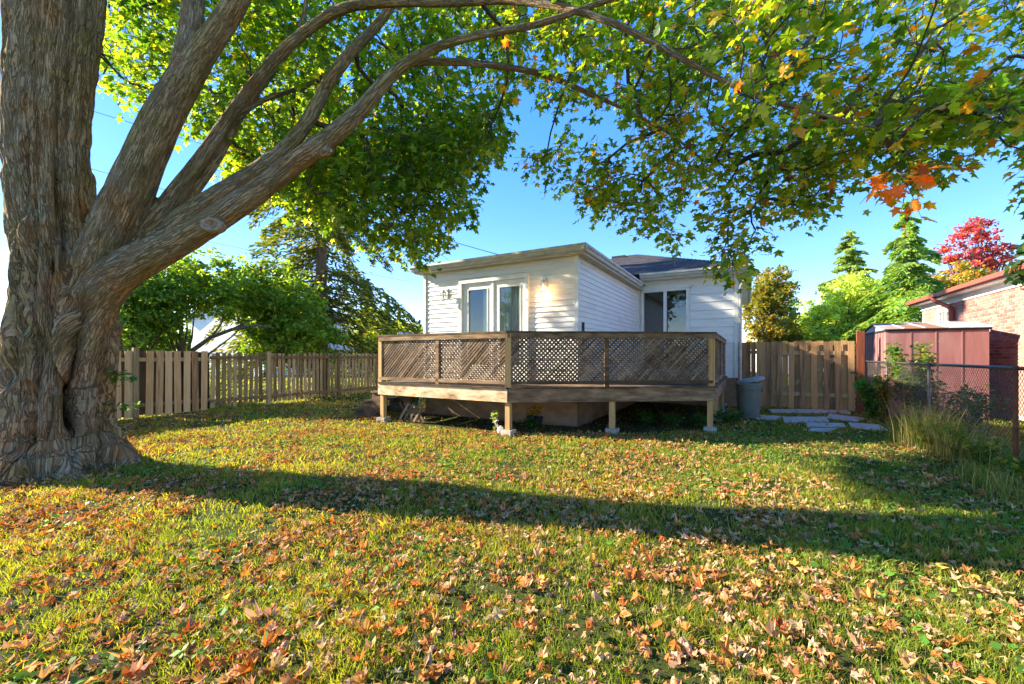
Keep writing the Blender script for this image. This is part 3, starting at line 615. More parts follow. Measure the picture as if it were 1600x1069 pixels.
frame_box(None, 0, 1, 0, 1, 0, 1, .1, 'x', 'dark', bk) if False else None
def yz_frame(x0, x1, y0, y1, z0, z1, t): return MB().box((x0,y0,z0),(x1,y0+t,z1)).box((x0,y1-t,z0),(x1,y1,z1)).box((x0,y0+t,z1-t),(x1,y1-t,z1)).box((x0,y0+t,z0),(x1,y1-t,z0+t))
wf = yz_frame(-.02,.08,ws,we,wz0,wz1,.06).build('window', M['trimwhite'], bk)
MB().box((.03,ws+.06,wz0+.06),(.036,we-.06,wz1-.06)).build('pane', M['glass'], wf); MB().box((.0,-1.62,wz0+.06),(.028,-1.58,wz1-.06)).box((.0,-1.8,wz0+.06),(.02,-1.785,wz1-.06)).box((.0,-1.42,wz0+.06),(.02,-1.405,wz1-.06)).box((.0,ws+.06,2.4),(.02,we-.06,2.415)).build('mullion', M['trimwhite'], wf)
MB().box((.2,ws,wz0),(.22,we,wz1)).build('blind', M['curtain'], wf)
yd = -2.55
MB().tube([(-.35,yd+.45,BE+.06),(-.32,yd+.35,BE-.05),(-.09,yd+.02,BE-.3),(-.07,yd,BE-.4),(-.07,yd,.1)], .055, 8).build('downspout', M['redmetal'], bk)

# ------------------------------------------------------------------ neighbours far behind
def gable_house(name, base, rz, w_, d, h, rise, label, roofmat, ridge='y', group=None, hmt='siding'):
    r = empty(name, base, rz, label, 'house', group)
    n = int(h/.2)
    for i in range(n):
        MB().box((-w_/2-.01*((i+1) % 1),0,i*h/n),(w_/2,.03,(i+1)*h/n-.012)).build('siding_board', M[hmt], r)
    MB().box((-w_/2+.01,.02,0),(w_/2-.01,d,h-.01)).build('wall', M[hmt], r)
    if ridge == 'y':
        MB().add([(-w_/2,.0,h),(w_/2,.0,h),(0,.0,h+rise),(-w_/2,.05,h),(w_/2,.05,h),(0,.05,h+rise)], [(0,1,2),(5,4,3),(0,3,4,1),(1,4,5,2),(2,5,3,0)]).build('gable', M['trimwhite'], r)
        e = .35
        for s_ in (-1, 1):
            k = rise/(w_/2)
            MB().add([(s_*(w_/2+e),-e,h-e*k),(0,-e,h+rise),(0,d+e,h+rise),(s_*(w_/2+e),d+e,h-e*k),(s_*(w_/2+e),-e,h-e*k+.12),(0,-e,h+rise+.12),(0,d+e,h+rise+.12),(s_*(w_/2+e),d+e,h-e*k+.12)],
                [(0,1,2,3),(7,6,5,4),(0,4,5,1),(1,5,6,2),(2,6,7,3),(3,7,4,0)]).build('roof', M[roofmat], r)
    else:
        MB().add([(-w_/2-.4,-.4,h),(w_/2+.4,-.4,h),(w_/2+.4,d+.4,h),(-w_/2-.4,d+.4,h),(-w_/2-.4,d/2,h+rise),(w_/2+.4,d/2,h+rise)], [(0,1,5,4),(1,2,5),(2,3,4,5),(3,0,4),(3,2,1,0)]).build('roof', M[roofmat], r)
    return r
M['roofgrey'] = mat_noise('roofgrey', [(.3,(.2,.19,.18)),(.7,(.34,.32,.3))], (6,6,6), rough=.9)
M['roofdark'] = mat_noise('roofdark', [(.3,(.07,.08,.10)),(.7,(.13,.14,.17))], (6,6,6), rough=.9)
M['rooftan'] = mat_noise('rooftan', [(.3,(.3,.24,.19)),(.7,(.42,.35,.29))], (6,6,6), rough=.9)
p_ = at(352, 556, 31); h1 = gable_house('neighbour_house', (p_[0], p_[1], 0), -.45, 9, 8, 4.3, 2.0, 'white sided neighbour house glimpsed between the bushy trees beyond the left fence', 'roofdark')
p_ = at(618, 556, 34); gable_house('neighbour_house', (p_[0], p_[1], 0), -.5, 5.6, 9, 2.35, 1.0, 'small pale gabled house in the gap between the spruce and the white house', 'roofgrey', hmt='rooftan')
p_ = at(1262, 556, 33); gable_house('neighbour_house', (p_[0], p_[1], 0), -.3, 6, 7, 2.65, .9, 'low tan roofed house just showing above the gate', 'rooftan', 'x')

# ------------------------------------------------------------------ bin, slabs, pots
p_ = at(1170, 652, 9.75); bin_ = empty('garbage_bin', (p_[0], p_[1], 0), .2, 'round grey green plastic garbage bin standing against the fence by the deck', 'bin')
bn = MB().lathe([(.19,0),(.205,.01),(.235,.35),(.262,.74),(.262,.76),(.285,.765),(.285,.80),(.275,.82),(.262,.82),(.255,.79),(.2,.05)], 32).build('body', M['binplastic'], bin_, smooth=False)
MB().lathe([(.266,.68),(.272,.69),(.272,.71),(.268,.72)], 32).build('rim_band', M['binplastic'], bin_)
MB().tube([(.26,0,.70),(.32,-.04,.70),(.33,-.04,.62),(.27,0,.6)], .015, 6).build('handle', M['dark'], bin_)
lid = MB().lathe([(.03,.06),(.2,.05),(.29,.02),(.30,-.02),(.285,-.02),(.2,.02),(.03,.03)][::-1], 32).build('lid', M['binlid'], bin_, loc=(.05,.0,.875), rot=(-.13,-.22,0))
sl_pix = [((1200,641),(1322,641),(1330,647),(1206,646)), ((1186,650),(1222,652),(1212,657),(1180,655)), ((1222,653),(1290,653),(1296,661),(1226,662)), ((1258,662),(1318,663),(1322,670),(1262,669)),
          ((1296,648),(1352,655),(1338,661),(1290,655)), ((1325,662),(1372,665),(1392,676),(1332,672)), ((1268,671),(1312,671),(1300,676),(1262,675))]
path = empty('stone_path', (*at(1270, 660, 9)[:2], 0), 0, 'broken grey concrete slabs set in the ground before the gate', 'path'); po = np.array(path.location)
for q_ in sl_pix:
    pts = []
    for u, v in q_: Yp = F*CZ/(v-H0); pts.append(((u-800)/F*Yp-po[0], Yp-po[1]))
    MB().prism(pts, -.05, .03).build('slab', M['concrete'], path)

# ------------------------------------------------------------------ foliage tools
MAPLE = np.array([(0,0),(.16,-.10),(.40,-.04),(.26,.16),(.40,.24),(.62,.50),(.42,.48),(.24,.52),(.30,.74),(0,1.0)]); 
MLO = np.array([(0,0),(.36,-.04),(.24,.2),(.58,.5),(.2,.54),(0,1.0)])
def outline(h):
    l = h[::-1][1:-1]*[-1, 1]; return np.concatenate([h, l])
def leaves(pos, tip, nrm, size, col, hi=False, curl=.12, rnd=R):
    """maple leaves: pos (n,3), tip direction, normal, size -> verts, tris, colours"""
    o = outline(MAPLE if hi else MLO); k = len(o); n = len(pos)
    tip = tip/np.linalg.norm(tip, axis=1, keepdims=True); side = np.cross(tip, nrm); side /= np.linalg.norm(side, axis=1, keepdims=True)+1e-9
    up = np.cross(side, tip)
    loc = np.concatenate([[(0,.35)], o]); cz = (-(loc[:,0]**2)*1.0-((loc[:,1]-.35)**2)*.6)
    cu = curl*(1+rnd.normal(0,.8,(n,1)))*2
    wob = rnd.normal(0, .04+.06*(curl > .3), (n, k+1))+cz[None]*cu
    V = pos[:,None]+size[:,None,None]*(loc[None,:,0:1]*side[:,None]+loc[None,:,1:2]*tip[:,None]+wob[:,:,None]*up[:,None])
    base = (np.arange(n)*(k+1))[:,None,None]
    t = np.array([(0, i+1, (i+1) % k+1) for i in range(k)])[None]+base
    c = np.repeat(col[:,None], k+1, 1)
    return V.reshape(-1,3), t.reshape(-1,3), c.reshape(-1,3)
def quads(pos, a, b, col):
    """rhombic leaves with half axes a (length) and b (width)"""
    V = np.stack([pos-a, pos-a*.1+b, pos+a, pos-a*.1-b], 1).reshape(-1,3); n = len(pos)
    return V, np.arange(n*4).reshape(-1,4), np.repeat(col, 4, 0)
def unit3(n, r=R): v = r.normal(size=(n,3)); return v/np.linalg.norm(v, axis=1, keepdims=True)
def palette(n, cols, wts, var=.18, r=R):
    cols = np.array(cols); i = r.choice(len(cols), n, p=np.array(wts)/sum(wts)); return np.clip(cols[i]*(1+r.normal(0, var, (n,1)))*(1+r.normal(0,.06,(n,3))), .004, .9)

# ------------------------------------------------------------------ background trees
def broad_tree(name, loc, lobes, n, ls, cols, wts, label, group=None, trunk=.12, th=1.2, seed=1, cat='tree', clump=.32, mat='leafbg', trunk_off=(0,0), branches=14):
    r = np.random.default_rng(seed); t = empty(name, loc, 0, label, cat, group)
    lobes = np.array(lobes, float); vol = lobes[:,3]*lobes[:,4]*lobes[:,5]; vol = vol**.67
    nc = max(20, n//45); li = r.choice(len(lobes), nc, p=vol/vol.sum())
    d = unit3(nc, r); rad = r.random(nc)**.38
    cc = lobes[li,:3]+d*lobes[li,3:6]*rad[:,None]
    ci = r.integers(0, nc, n); cs = clump*(.6+.7*r.random(nc))
    off = unit3(n, r)*(r.random(n)**.5)[:,None]*cs[ci][:,None]*[1,1,.62]
    p = cc[ci]+off; nr = unit3(n, r)+[0,0,.9]; nr /= np.linalg.norm(nr, axis=1, keepdims=True)
    a = np.cross(nr, unit3(n, r)); a /= np.linalg.norm(a, axis=1, keepdims=True); b = np.cross(nr, a)
    s = ls*(.6+.7*r.random(n))[:,None]
    cl = 1.35*palette(n, cols, wts, .15, r)*(.78+.45*r.random(nc))[ci][:,None]
    V, Q, C = quads(p, a*s*.62, b*s*.42, cl)
    o = link('foliage', np_mesh('foliage', V, Q, 4, M[mat], C), t); o['kind'] = 'stuff'
    tk = MB(); top = lobes[:,:3].mean(0); x0, y0 = trunk_off
    tk.tube([(x0,y0,-.1),(x0*.7+.03,y0*.7,th*.5),(x0*.3+top[0]*.4,y0*.3+top[1]*.4,th),(top[0],top[1],top[2])], [trunk*1.25,trunk,trunk*.85,trunk*.35], 8); tk.build('trunk', M['bgbark'], t, smooth=True)
    bb = MB()
    for j in r.choice(nc, min(branches, nc), replace=False):
        e = cc[j]; s0 = np.array([x0*.3+top[0]*.4, y0*.3+top[1]*.4, th*(.8+.4*r.random())]); m_ = s0*.45+e*.55+r.normal(0,.12,3); m_[2] += .1
        bb.tube([s0, m_, e], [trunk*.45, trunk*.25, trunk*.08], 5, False)
    bb.build('branches', M['bgbark'], t)
    return t
def conifer(name, loc, h, rad, n, cols, wts, label, group=None, trunk=.15, z0=.6, seed=1, droop=.35, ln=.16, gap=.0, spire=1.0, bare=0):
    bz = bare
    r = np.random.default_rng(seed); t = empty(name, loc, 0, label, 'tree', group)
    MB().tube([(0,0,-.1),(0,0,h*.5),(0,0,h*.98)], [trunk,trunk*.6,.015], 9).build('trunk', M['bgbark'], t, smooth=True)
    P = []; A = []; bw = MB(); nb = int(h*14); per = max(10, n//nb); CC = []
    for i in range(nb):
        f_ = (i+r.random())/nb; f_ = f_**.9; z = z0+(h-z0)*f_
        L = rad*((1-f_)**spire)*(.4+1.0*r.random()**.8)+.1; az = i*2.4+r.normal(0,.9)
        if z < bz and abs((az+math.pi/2-.45+math.pi) % (2*math.pi)-math.pi) < 1.0: continue
        d = np.array([math.cos(az), math.sin(az)])
        m = max(5, int(per*(L/rad)*2.0)); tt = r.random(m)**.75
        up = .25*L*(1-.2*f_); zz = z+tt*up*.6-droop*L*tt**2*1.2
        px = d[None]*(tt*L)[:,None]
        side = np.array([-d[1], d[0]]); sw = r.normal(0, .16, m)*L*(.35+(1-tt)*.8)
        hang = r.random(m)**1.6*(.10+.28*droop)*(.5+L*.35)
        P.append(np.stack([px[:,0]+side[0]*sw, px[:,1]+side[1]*sw, zz-hang], 1))
        dirv = np.stack([np.full(m, d[0])*.8+side[0]*np.sign(sw)*.7, np.full(m, d[1])*.8+side[1]*np.sign(sw)*.7, -.25-droop*r.random(m)], 1)+r.normal(0,.3,(m,3)); A.append(dirv)
        CC.append(np.full(m, .75+.5*r.random()))
        bw.tube([(0,0,z), (*(d*L*.5), z+up*.3-droop*L*.3), (*(d*L*.96), z+up*.55-droop*L*1.1)], [trunk*.16*(1-f_)+.012, .012, .004], 4, False)
    P = np.concatenate(P); A = np.concatenate(A); A /= np.linalg.norm(A, axis=1, keepdims=True); m = len(P)
    B = np.cross(A, unit3(m, r)); B /= np.linalg.norm(B, axis=1, keepdims=True); s = ln*(.6+.8*r.random(m))[:,None]
    C0 = 1.35*palette(m, cols, wts, .15, r)*np.concatenate(CC)[:,None]
    V, Q, C = quads(P, A*s*.55, B*s*.17, C0)
    o = link('foliage', np_mesh('foliage', V, Q, 4, M['needle'], C), t); o['kind'] = 'stuff'
    bw.build('branches', M['bgbark'], t); return t
G1, G2, G3, GY, GD = (.06,.12,.018), (.11,.19,.024), (.18,.25,.035), (.22,.24,.03), (.022,.05,.014)
def A2(u, Y): return (float((u-800)/F*Y), Y, 0)
TR = 'trees beyond the left fence'
broad_tree('bushy_tree', A2(285,13), [(-.7,0,3.55,1.7,1.4,1.1),(.7,.2,3.75,1.6,1.4,1.1),(1.6,.1,3.5,1.1,1.1,.9),(-1.9,0,2.5,1.0,1.1,1.5),(-1.2,0,2.0,.8,.9,.9),(.5,.6,3.4,1.2,.7,.6)], 19000, .10, [G1,G2,G3,(.2,.2,.03)], [4,4,3,.4], 'leafy bright green tree with a low bare side branch just beyond the left fence', TR, .11, 1.0, 11, branches=7)
broad_tree('bushy_tree', A2(205,11.6), [(0,0,2.3,1.1,1.0,1.5),(.5,.2,3.1,.9,.9,.9)], 9000, .105, [GD,G1,G2,G3], [1,4,2,1], 'dark green tree close behind the big trunk at the left fence', TR, .09, 1.0, 12)
broad_tree('bushy_tree', A2(440,14.5), [(0,0,2.9,1.5,1.2,1.6),(.7,0,2.1,1.4,1.1,1.2),(-.4,0,3.8,1.2,1.0,1.0),(-.5,0,2.4,.9,1.0,1.3)], 19000, .11, [G1,G2,G3], [4,4,2], 'round green tree between the low branch and the spruce trunk', TR, .1, 1.2, 13)
lb = MB().tube([at(300,548,12.9),at(330,527,12.7),at(362,515,12.5),(at(400,508,12.3)),at(425,512,12.2)], [.07,.06,.05,.035,.02], 7).tube([at(362,515,12.5),at(385,503,12.4),at(402,498,12.4)], [.035,.025,.012], 6).tube([at(330,527,12.7),at(345,508,12.8),at(350,490,12.9)], [.035,.025,.012], 6)
lbm = lb.mesh('low_branch', M['bgbark']); bt = [o for o in bpy.data.objects if o.name == 'bushy_tree'][0]; o = link('low_branch', lbm, bt); o.location = -bt.location
conifer('spruce_tree', A2(502,16.5), 15.0, 3.6, 42000, [(.035,.06,.012),(.08,.10,.02),(.15,.15,.03)], [3,3,1.2], 'large dark spruce with drooping boughs and a thick bare brown trunk behind the fence', TR, .28, 1.3, 21, .55, .2, bare=6.2, spire=.85)
for k, (u, Y, h_, lab) in enumerate(((215,40,5.2,'far green tree behind the dark tree at the left'),(300,44,5.6,'far green tree rising behind the white neighbour house'),(400,43,5.6,'far green tree behind the right end of the neighbour house'),(478,46,5.4,'far green tree seen past the spruce trunk'))):
    broad_tree('distant_tree', A2(u,Y), [(0,0,h_*.55,3.2,2,h_*.5),(1.2,0,h_*.42,2.6,2,h_*.4)], 5000, .26, [G1,G2,G3], [2,3,1], lab, 'far trees behind the left fence', .15, 1.5, 140+k, clump=.6, branches=5)
far = [(575,30,7.0,1.6,'dark narrow conifer right of the spruce'),(606,42,7.2,1.1,'thin dark conifer spire, left one of the far pair'),(624,44,6.5,1.1,'thin dark conifer spire, right one of the far pair'),(655,46,5.4,1.0,'small dark conifer hugging the corner of the white house')]
for k, (u, Y, h, rr, lab) in enumerate(far): conifer('conifer_tree', A2(u,Y), h, rr, 2500, [(.02,.04,.02),(.04,.07,.03)], [2,1], lab, 'far trees in the gap left of the house', .1, .5, 30+k, .1, .35)
for k, (u, Y, lab) in enumerate(((585,26,'yellow green tree just right of the spruce'),(622,36,'bright yellow green tree behind the small gabled house'),(648,38,'lime green tree beside the corner of the white house'))):
    broad_tree('distant_tree', A2(u,Y), [(0,0,2.9,1.5,1.4,1.5)], 3500, .2, [G2,G3,GY], [1,2,3], lab, 'far trees in the gap left of the house', .1, 1, 40+k, clump=.5)
broad_tree('yellowing_tree', A2(1203,20), [(-.2,0,3.2,.9,1.0,1.8),(.25,0,4.7,.75,.8,1.2),(.5,0,2.5,.8,1.0,1.3),(-.4,0,4.2,.5,.6,.9)], 13000, .12, [(.15,.15,.025),(.19,.17,.03),(.08,.11,.016),(.27,.16,.03)], [4,3,3,1], 'tall narrow yellow and olive tree right of the white house', 'trees beyond the gate', .12, 1.3, 50)
broad_tree('dark_tree', A2(1240,24), [(0,0,3.0,.8,.8,1.6)], 4000, .13, [GD,G1], [2,1], 'small dark green tree peeping out right of the yellow tree', 'trees beyond the gate', .1, 1.3, 51)
broad_tree('light_green_tree', A2(1305,20), [(-.2,0,3.0,1.5,1.2,1.8),(.8,0,3.9,1.2,1.1,1.7),(-1.0,0,2.2,1.0,1.0,1.4),(1.6,0,2.8,1.0,1.1,1.5)], 21000, .12, [(.26,.34,.09),(.34,.40,.10),(.18,.26,.06)], [3,3,2], 'pale light green tree above the gate', 'trees beyond the gate', .12, 1.2, 52)
conifer('spruce_tree', A2(1328,23), 8.4, 2.2, 30000, [(.12,.2,.06),(.17,.25,.07),(.24,.28,.07)], [2,3,1], 'slim conical spruce behind the pale tree', 'conifers right of the gate', .14, .6, 53, .25, .22, spire=.75)
conifer('spruce_tree', A2(1418,17.5), 8.0, 2.6, 44000, [(.08,.15,.035),(.14,.24,.045),(.22,.3,.055)], [2,3,1.4], 'broad tall spruce with feathery boughs behind the shed', 'conifers right of the gate', .16, .5, 54, .45, .17)
conifer('spruce_tree', A2(1368,19), 4.6, 1.8, 9000, [(.13,.22,.05),(.2,.3,.06),(.26,.32,.07)], [2,3,1.4], 'short bright spruce between the two taller ones', 'conifers right of the gate', .14, .4, 55, .4, .17, spire=.7)
broad_tree('red_maple', A2(1530,22), [(-.7,0,6.0,1.0,1.0,1.1),(.2,0,7.0,.8,.9,1.6),(-1.3,0,7.3,.7,.7,.9),(.9,0,6.2,1.1,1.0,1.4),(-.1,0,8.2,.7,.6,.9)], 5200, .13, [(.22,.03,.06),(.27,.06,.08),(.27,.10,.07),(.3,.16,.05)], [4,4,2,.8], 'crimson red maple rising behind the brick house', None, .14, 2.5, 56, clump=.3, branches=40)
broad_tree('orange_tree', A2(1478,21), [(0,0,4.9,1.6,1.0,.9),(1.0,0,5.3,1.2,.9,.8)], 5000, .13, [(.28,.2,.04),(.35,.16,.04),(.10,.14,.03)], [2,1,3], 'orange and green tree just above the brick house roof', None, .12, 2.0, 57)
broad_tree('dark_leafed_tree', A2(1700,8.0), [(-.1,0,3.4,.95,.9,1.1),(.1,0,4.2,.8,.9,.6),(-.5,-.2,2.75,.7,.6,.3),(.6,0,2.6,.9,.8,.7)], 6500, .115, [(.02,.045,.018),(.035,.075,.022),(.05,.09,.03)], [3,3,1], 'dark green leafy tree overhanging the right edge by the brick house', None, .12, 1.6, 58, clump=.25)

broad_tree('garden_tree', (-16,-1.2,0), [(0,0,3.6,2.2,2.4,2.2),(.6,-2.2,3.0,1.8,1.8,2.0)], 9000, .16, [G1,G2,G3], [2,3,1], 'leafy green tree seen only as a reflection in the double door glass', None, .2, 1.6, 59, clump=.5)

# ------------------------------------------------------------------ the big maple: trunk and limbs
def rs(path, n):
    p = np.array(path, float); d = np.concatenate([[0], np.cumsum(np.linalg.norm(np.diff(p[:,:3], axis=0), axis=1))]); t = np.linspace(0, d[-1], n)
    # catmull-rom-ish smoothing through dense interpolation and averaging
    q_ = np.stack([np.interp(t, d, p[:,k]) for k in range(4)], 1)
    for _ in range(2): q_[1:-1] = q_[:-2]*.25+q_[1:-1]*.5+q_[2:]*.25
    return q_
def px(*pts): return [(*at(u, v, Y), r) for u, v, Y, r in pts]
TX, TY = -5.79, 5.32
limbs = {
 'trunk': [(TX,TY,-.15,.60),(TX,TY,.0,.58),(TX,TY,.35,.51),(TX,TY,1.0,.475),(TX,TY,2.0,.465),(TX+.02,TY,2.6,.47),(TX-.08,TY,3.2,.40),(TX-.16,TY,4.2,.37),(TX-.09,TY,5.0,.40),(TX,TY,6.2,.44),(TX+.0,TY+.1,8.5,.36)],
 'two': px((110,600,5.3,.24),(128,500,5.22,.29),(148,430,5.18,.29),(168,380,5.15,.27),(195,320,5.1,.25),(232,230,5.05,.21),(272,150,5.0,.20),(310,90,4.95,.16),(358,25,4.9,.14),(400,-60,4.8,.12),(440,-180,4.7,.09)),
 'two_b': px((280,140,5.0,.17),(300,60,5.1,.15),(302,-30,5.2,.13),(290,-160,5.3,.09)),
 'three': px((120,560,5.35,.2),(160,460,5.3,.2),(200,400,5.25,.17),(238,352,5.3,.14),(268,310,5.32,.115),(320,240,5.35,.09),(370,165,5.4,.082),(425,95,5.4,.078),(480,45,5.35,.076),(540,8,5.2,.07),(620,3,5.1,.062),(700,5,5.0,.056),(780,-1,4.8,.05),(870,8,4.5,.045),(940,28,4.2,.04),(1010,60,4.0,.036),(1080,100,3.9,.032),(1140,132,3.8,.029),(1200,158,3.7,.027),(1270,174,3.6,.024),(1340,195,3.6,.018),(1400,205,3.5,.012)),
 'three_b': px((240,370,5.4,.12),(285,318,5.45,.095),(330,262,5.5,.075),(352,225,5.55,.065),(385,165,5.65,.055),(420,120,5.75,.05),(460,70,5.8,.045),(478,20,5.9,.04),(480,-40,6,.03)),
 'three_c': px((365,185,5.5,.05),(410,155,5.8,.04),(460,142,6.1,.035),(520,110,6.5,.028),(580,60,6.8,.02)),
 'four': px((105,640,5.25,.24),(118,540,5.2,.28),(140,472,5.16,.27),(185,424,5.1,.235),(240,397,5.0,.20),(300,366,4.95,.175),(359,330,4.88,.155),(418,288,4.82,.14),(477,243,4.8,.13),(536,200,4.75,.115),(578,158,4.7,.095),(616,108,4.7,.075),(690,68,4.6,.055),(760,52,4.5,.045),(840,40,4.4,.042),(915,12,4.3,.036),(980,-10,4.2,.03)),
 'four_b': px((622,100,4.7,.055),(680,95,4.8,.05),(730,98,4.9,.047),(790,104,5.0,.045),(860,118,5.2,.042),(910,142,5.3,.036),(980,172,5.5,.03),(1050,210,5.7,.024),(1110,260,5.9,.018),(1150,300,6.0,.012)),
 'five': px((120,560,5.4,.2),(150,470,5.4,.2),(210,400,5.35,.19),(270,355,5.3,.17),(330,312,5.35,.135),(372,285,5.4,.12),(418,258,5.42,.115),(455,225,5.5,.105),(486,185,5.55,.10),(508,135,5.6,.095),(545,84,5.7,.085),(598,31,5.8,.07),(630,-20,5.85,.055),(660,-70,5.9,.04)),
}
stub = px((488,238,4.80,.09),(522,238,4.72,.06)); 
segs = []
for nm, pth in limbs.items():
    if nm != 'trunk': pth = [(a_, b_, c_, r_*(.86 if r_ < .2 else .93)) for a_, b_, c_, r_ in pth]
    q_ = rs(pth, max(14, int(len(pth)*3.2))); segs.append((nm, q_))
# sweep every limb as a closed tube, then fuse with a voxel remesh so the crotches blend
fuse = MB()
for nm, q_ in segs:
    k = 40 if nm == 'trunk' else 18
    rad = q_[:,3].copy()
    fuse.tube([tuple(p[:3]) for p in q_], list(rad), k)
fuse.tube([tuple(stub[0][:3]), tuple((np.array(stub[0][:3])*.4+np.array(stub[1][:3])*.6)), tuple(stub[1][:3])], [.08,.06,.025], 10)
for a_ in np.linspace(0, 2*math.pi, 8)[:-1]+.35:      # root flares
    rr = .62+.16*R.random(); dx, dy = math.cos(a_), math.sin(a_)
    fuse.tube([(TX+dx*.30,TY+dy*.30,.75),(TX+dx*.44,TY+dy*.44,.30),(TX+dx*rr,TY+dy*rr,.05),(TX+dx*(rr+.15),TY+dy*(rr+.15),-.12)], [.14,.17,.15,.09], 10)
rd = (800-190)/1; 
fuse.tube([(TX+.25,TY-.08,.8),(TX+.45,TY+.06,.35),(TX+.62,TY+.2,.08),(TX+.75,TY+.28,-.1)], [.16,.18,.16,.08], 10)
tmp = fuse.build('tmp', None); 
md = tmp.modifiers.new('r', 'REMESH'); md.mode = 'VOXEL'; md.voxel_size = .018
sm = tmp.modifiers.new('s', 'SMOOTH'); sm.factor = .5; sm.iterations = 5
dg = bpy.context.evaluated_depsgraph_get(); ev = tmp.evaluated_get(dg); em_ = ev.to_mesh()
nv = len(em_.vertices); V = np.empty(nv*3, np.float32); em_.vertices.foreach_get('co', V); V = V.reshape(-1,3).astype(float)
N = np.empty(nv*3, np.float32); em_.vertices.foreach_get('normal', N); N = N.reshape(-1,3).astype(float)
nl = len(em_.loops); LI = np.empty(nl, np.int32); em_.loops.foreach_get('vertex_index', LI)
npoly = len(em_.polygons); LT = np.empty(npoly, np.int32); em_.polygons.foreach_get('loop_total', LT)
ev.to_mesh_clear(); bpy.data.objects.remove(tmp)
# per-vertex limb coordinates (frame across the limb, distance along it)
best = np.full(nv, 1e9); BC = np.zeros((nv,3)); rl = np.ones(nv)
for li, (nm, q_) in enumerate(segs):
    x = np.array([1.,0,0]); s0 = li*7.3
    for i in range(len(q_)-1):
        a_, b_ = q_[i,:3], q_[i+1,:3]; d = b_-a_; L = np.linalg.norm(d); d = d/L; x = x-d*(x@d); x /= np.linalg.norm(x); y = np.cross(d, x)
        rel = V-a_; t = np.clip(rel@d, 0, L); c_ = rel-t[:,None]*d; dist = np.linalg.norm(c_, axis=1); rr = q_[i,3]+(q_[i+1,3]-q_[i,3])*t/L
        m_ = (dist-rr) < best
        best[m_] = (dist-rr)[m_]; rl[m_] = rr[m_]
        BC[m_,0] = (c_@x)[m_]; BC[m_,1] = (c_@y)[m_]; BC[m_,2] = (s0+t)[m_]
        s0 += L
cn = np.hypot(BC[:,0], BC[:,1])+1e-6; BC[:,:2] *= (rl/cn)[:,None]; BC[:,2] -= 1.2*np.clip(cn-rl, 0, 1)*(V[:,2] < 1)
istrunk = (BC[:,2] < 7.3) & (V[:,2] < 9)
amp = np.clip(rl/.47, .12, 1)
# long ropes and fissures
ang = np.arctan2(V[:,1]-TY, V[:,0]-TX); tw = .25*np.sin(V[:,2]*1.1)
n3w = np.stack([noise3(V*2.6, 15), noise3(V*2.6, 16), noise3(V*2.6, 17)*.3], 1)
flute = noise3(np.stack([np.cos(ang+tw)*2.6, np.sin(ang+tw)*2.6, V[:,2]*.35], 1), 3)
q1 = np.stack([BC[:,0]*9, BC[:,1]*9, BC[:,2]*.75], 1)+n3w*.3; n1 = 1-np.abs(noise3(q1, 1))*2
q2 = np.stack([BC[:,0]*24, BC[:,1]*24, BC[:,2]*2.4], 1)+n1[:,None]*.5; n2 = 1-np.abs(noise3(q2, 2))*2
q3 = V*5; n3 = noise3(q3, 4)
low = np.clip(1-(V[:,2]-2.6)/2.0, .25, 1)*istrunk+(~istrunk)*.12
qf = np.stack([BC[:,0]*4.5, BC[:,1]*4.5, BC[:,2]*.8], 1)+n3[:,None]*.35; nf = 1-np.abs(noise3(qf, 6))*2.2
f1 = np.exp(-(noise3(q1*1.15, 51)/.13)**2); f2 = np.exp(-(noise3(q2*.8+n3w[:,[1,2,0]]*.5, 52)/.16)**2); f3 = np.exp(-(noise3(q1*.55+5, 53)/.09)**2)
disp = amp*(.11*flute*low+.045*np.clip(nf, -1, 1)*low-.050*f1*(.35+.65*low)-.026*f2-.10*f3*low+.010*(n2-.45)+.012*n3+.02)
# the deep dark cleft facing the camera and narrower ones beside it
def cleft(a0, wd, dep, z0, z1, wob=.1):
    da = (ang-(a0+wob*np.sin(V[:,2]*2.3)) + math.pi) % (2*math.pi)-math.pi
    zz = np.clip((V[:,2]-z0)/.35, 0, 1)*np.clip((z1-V[:,2])/.6, 0, 1)
    return dep*np.exp(-(da/wd)**2)*zz*(V[:,2] < 4.6)*((np.hypot(V[:,0]-TX, V[:,1]-TY) < .85))
camang = math.atan2(-TY, -TX)
cf = cleft(camang+.24, .20, .40, .08, 2.2, .06)+cleft(camang-.95, .06, .1, .1, 3.2)+cleft(camang+.95, .05, .08, .1, 2.2)+cleft(camang+.12, .06, .13, 1.5, 3.5)+cleft(camang-.55, .07, .12, .2, 3.0)+cleft(camang+.75, .06, .09, .3, 2.6)+cleft(camang-.15, .05, .08, 1.7, 4.4)
rng = np.random.default_rng(77); cords = np.zeros(nv); wig = np.stack([V[:,2]*.8, V[:,2]*0, V[:,2]*0], 1)
for k in range(13):
    a0 = camang+k*2*math.pi/13+rng.normal(0,.10); wander = .13*noise3(wig+k*7.7, 60+k)+.03*noise3(wig*5+k*3.3, 80+k)
    da = (ang-(a0+wander)+math.pi) % (2*math.pi)-math.pi; dep = .15*(.5+rng.random())
    cords += dep*np.exp(-(np.abs(da)/(.085+.06*rng.random()))**1.5)*np.clip(.75+.6*noise3(wig*1.7+k, 100+k), .1, 1)
cords *= np.clip((V[:,2]+.05)/.25, 0, 1)*np.clip((5.2-V[:,2])/2.2, .35, 1)*istrunk*(np.hypot(V[:,0]-TX, V[:,1]-TY) < .9)
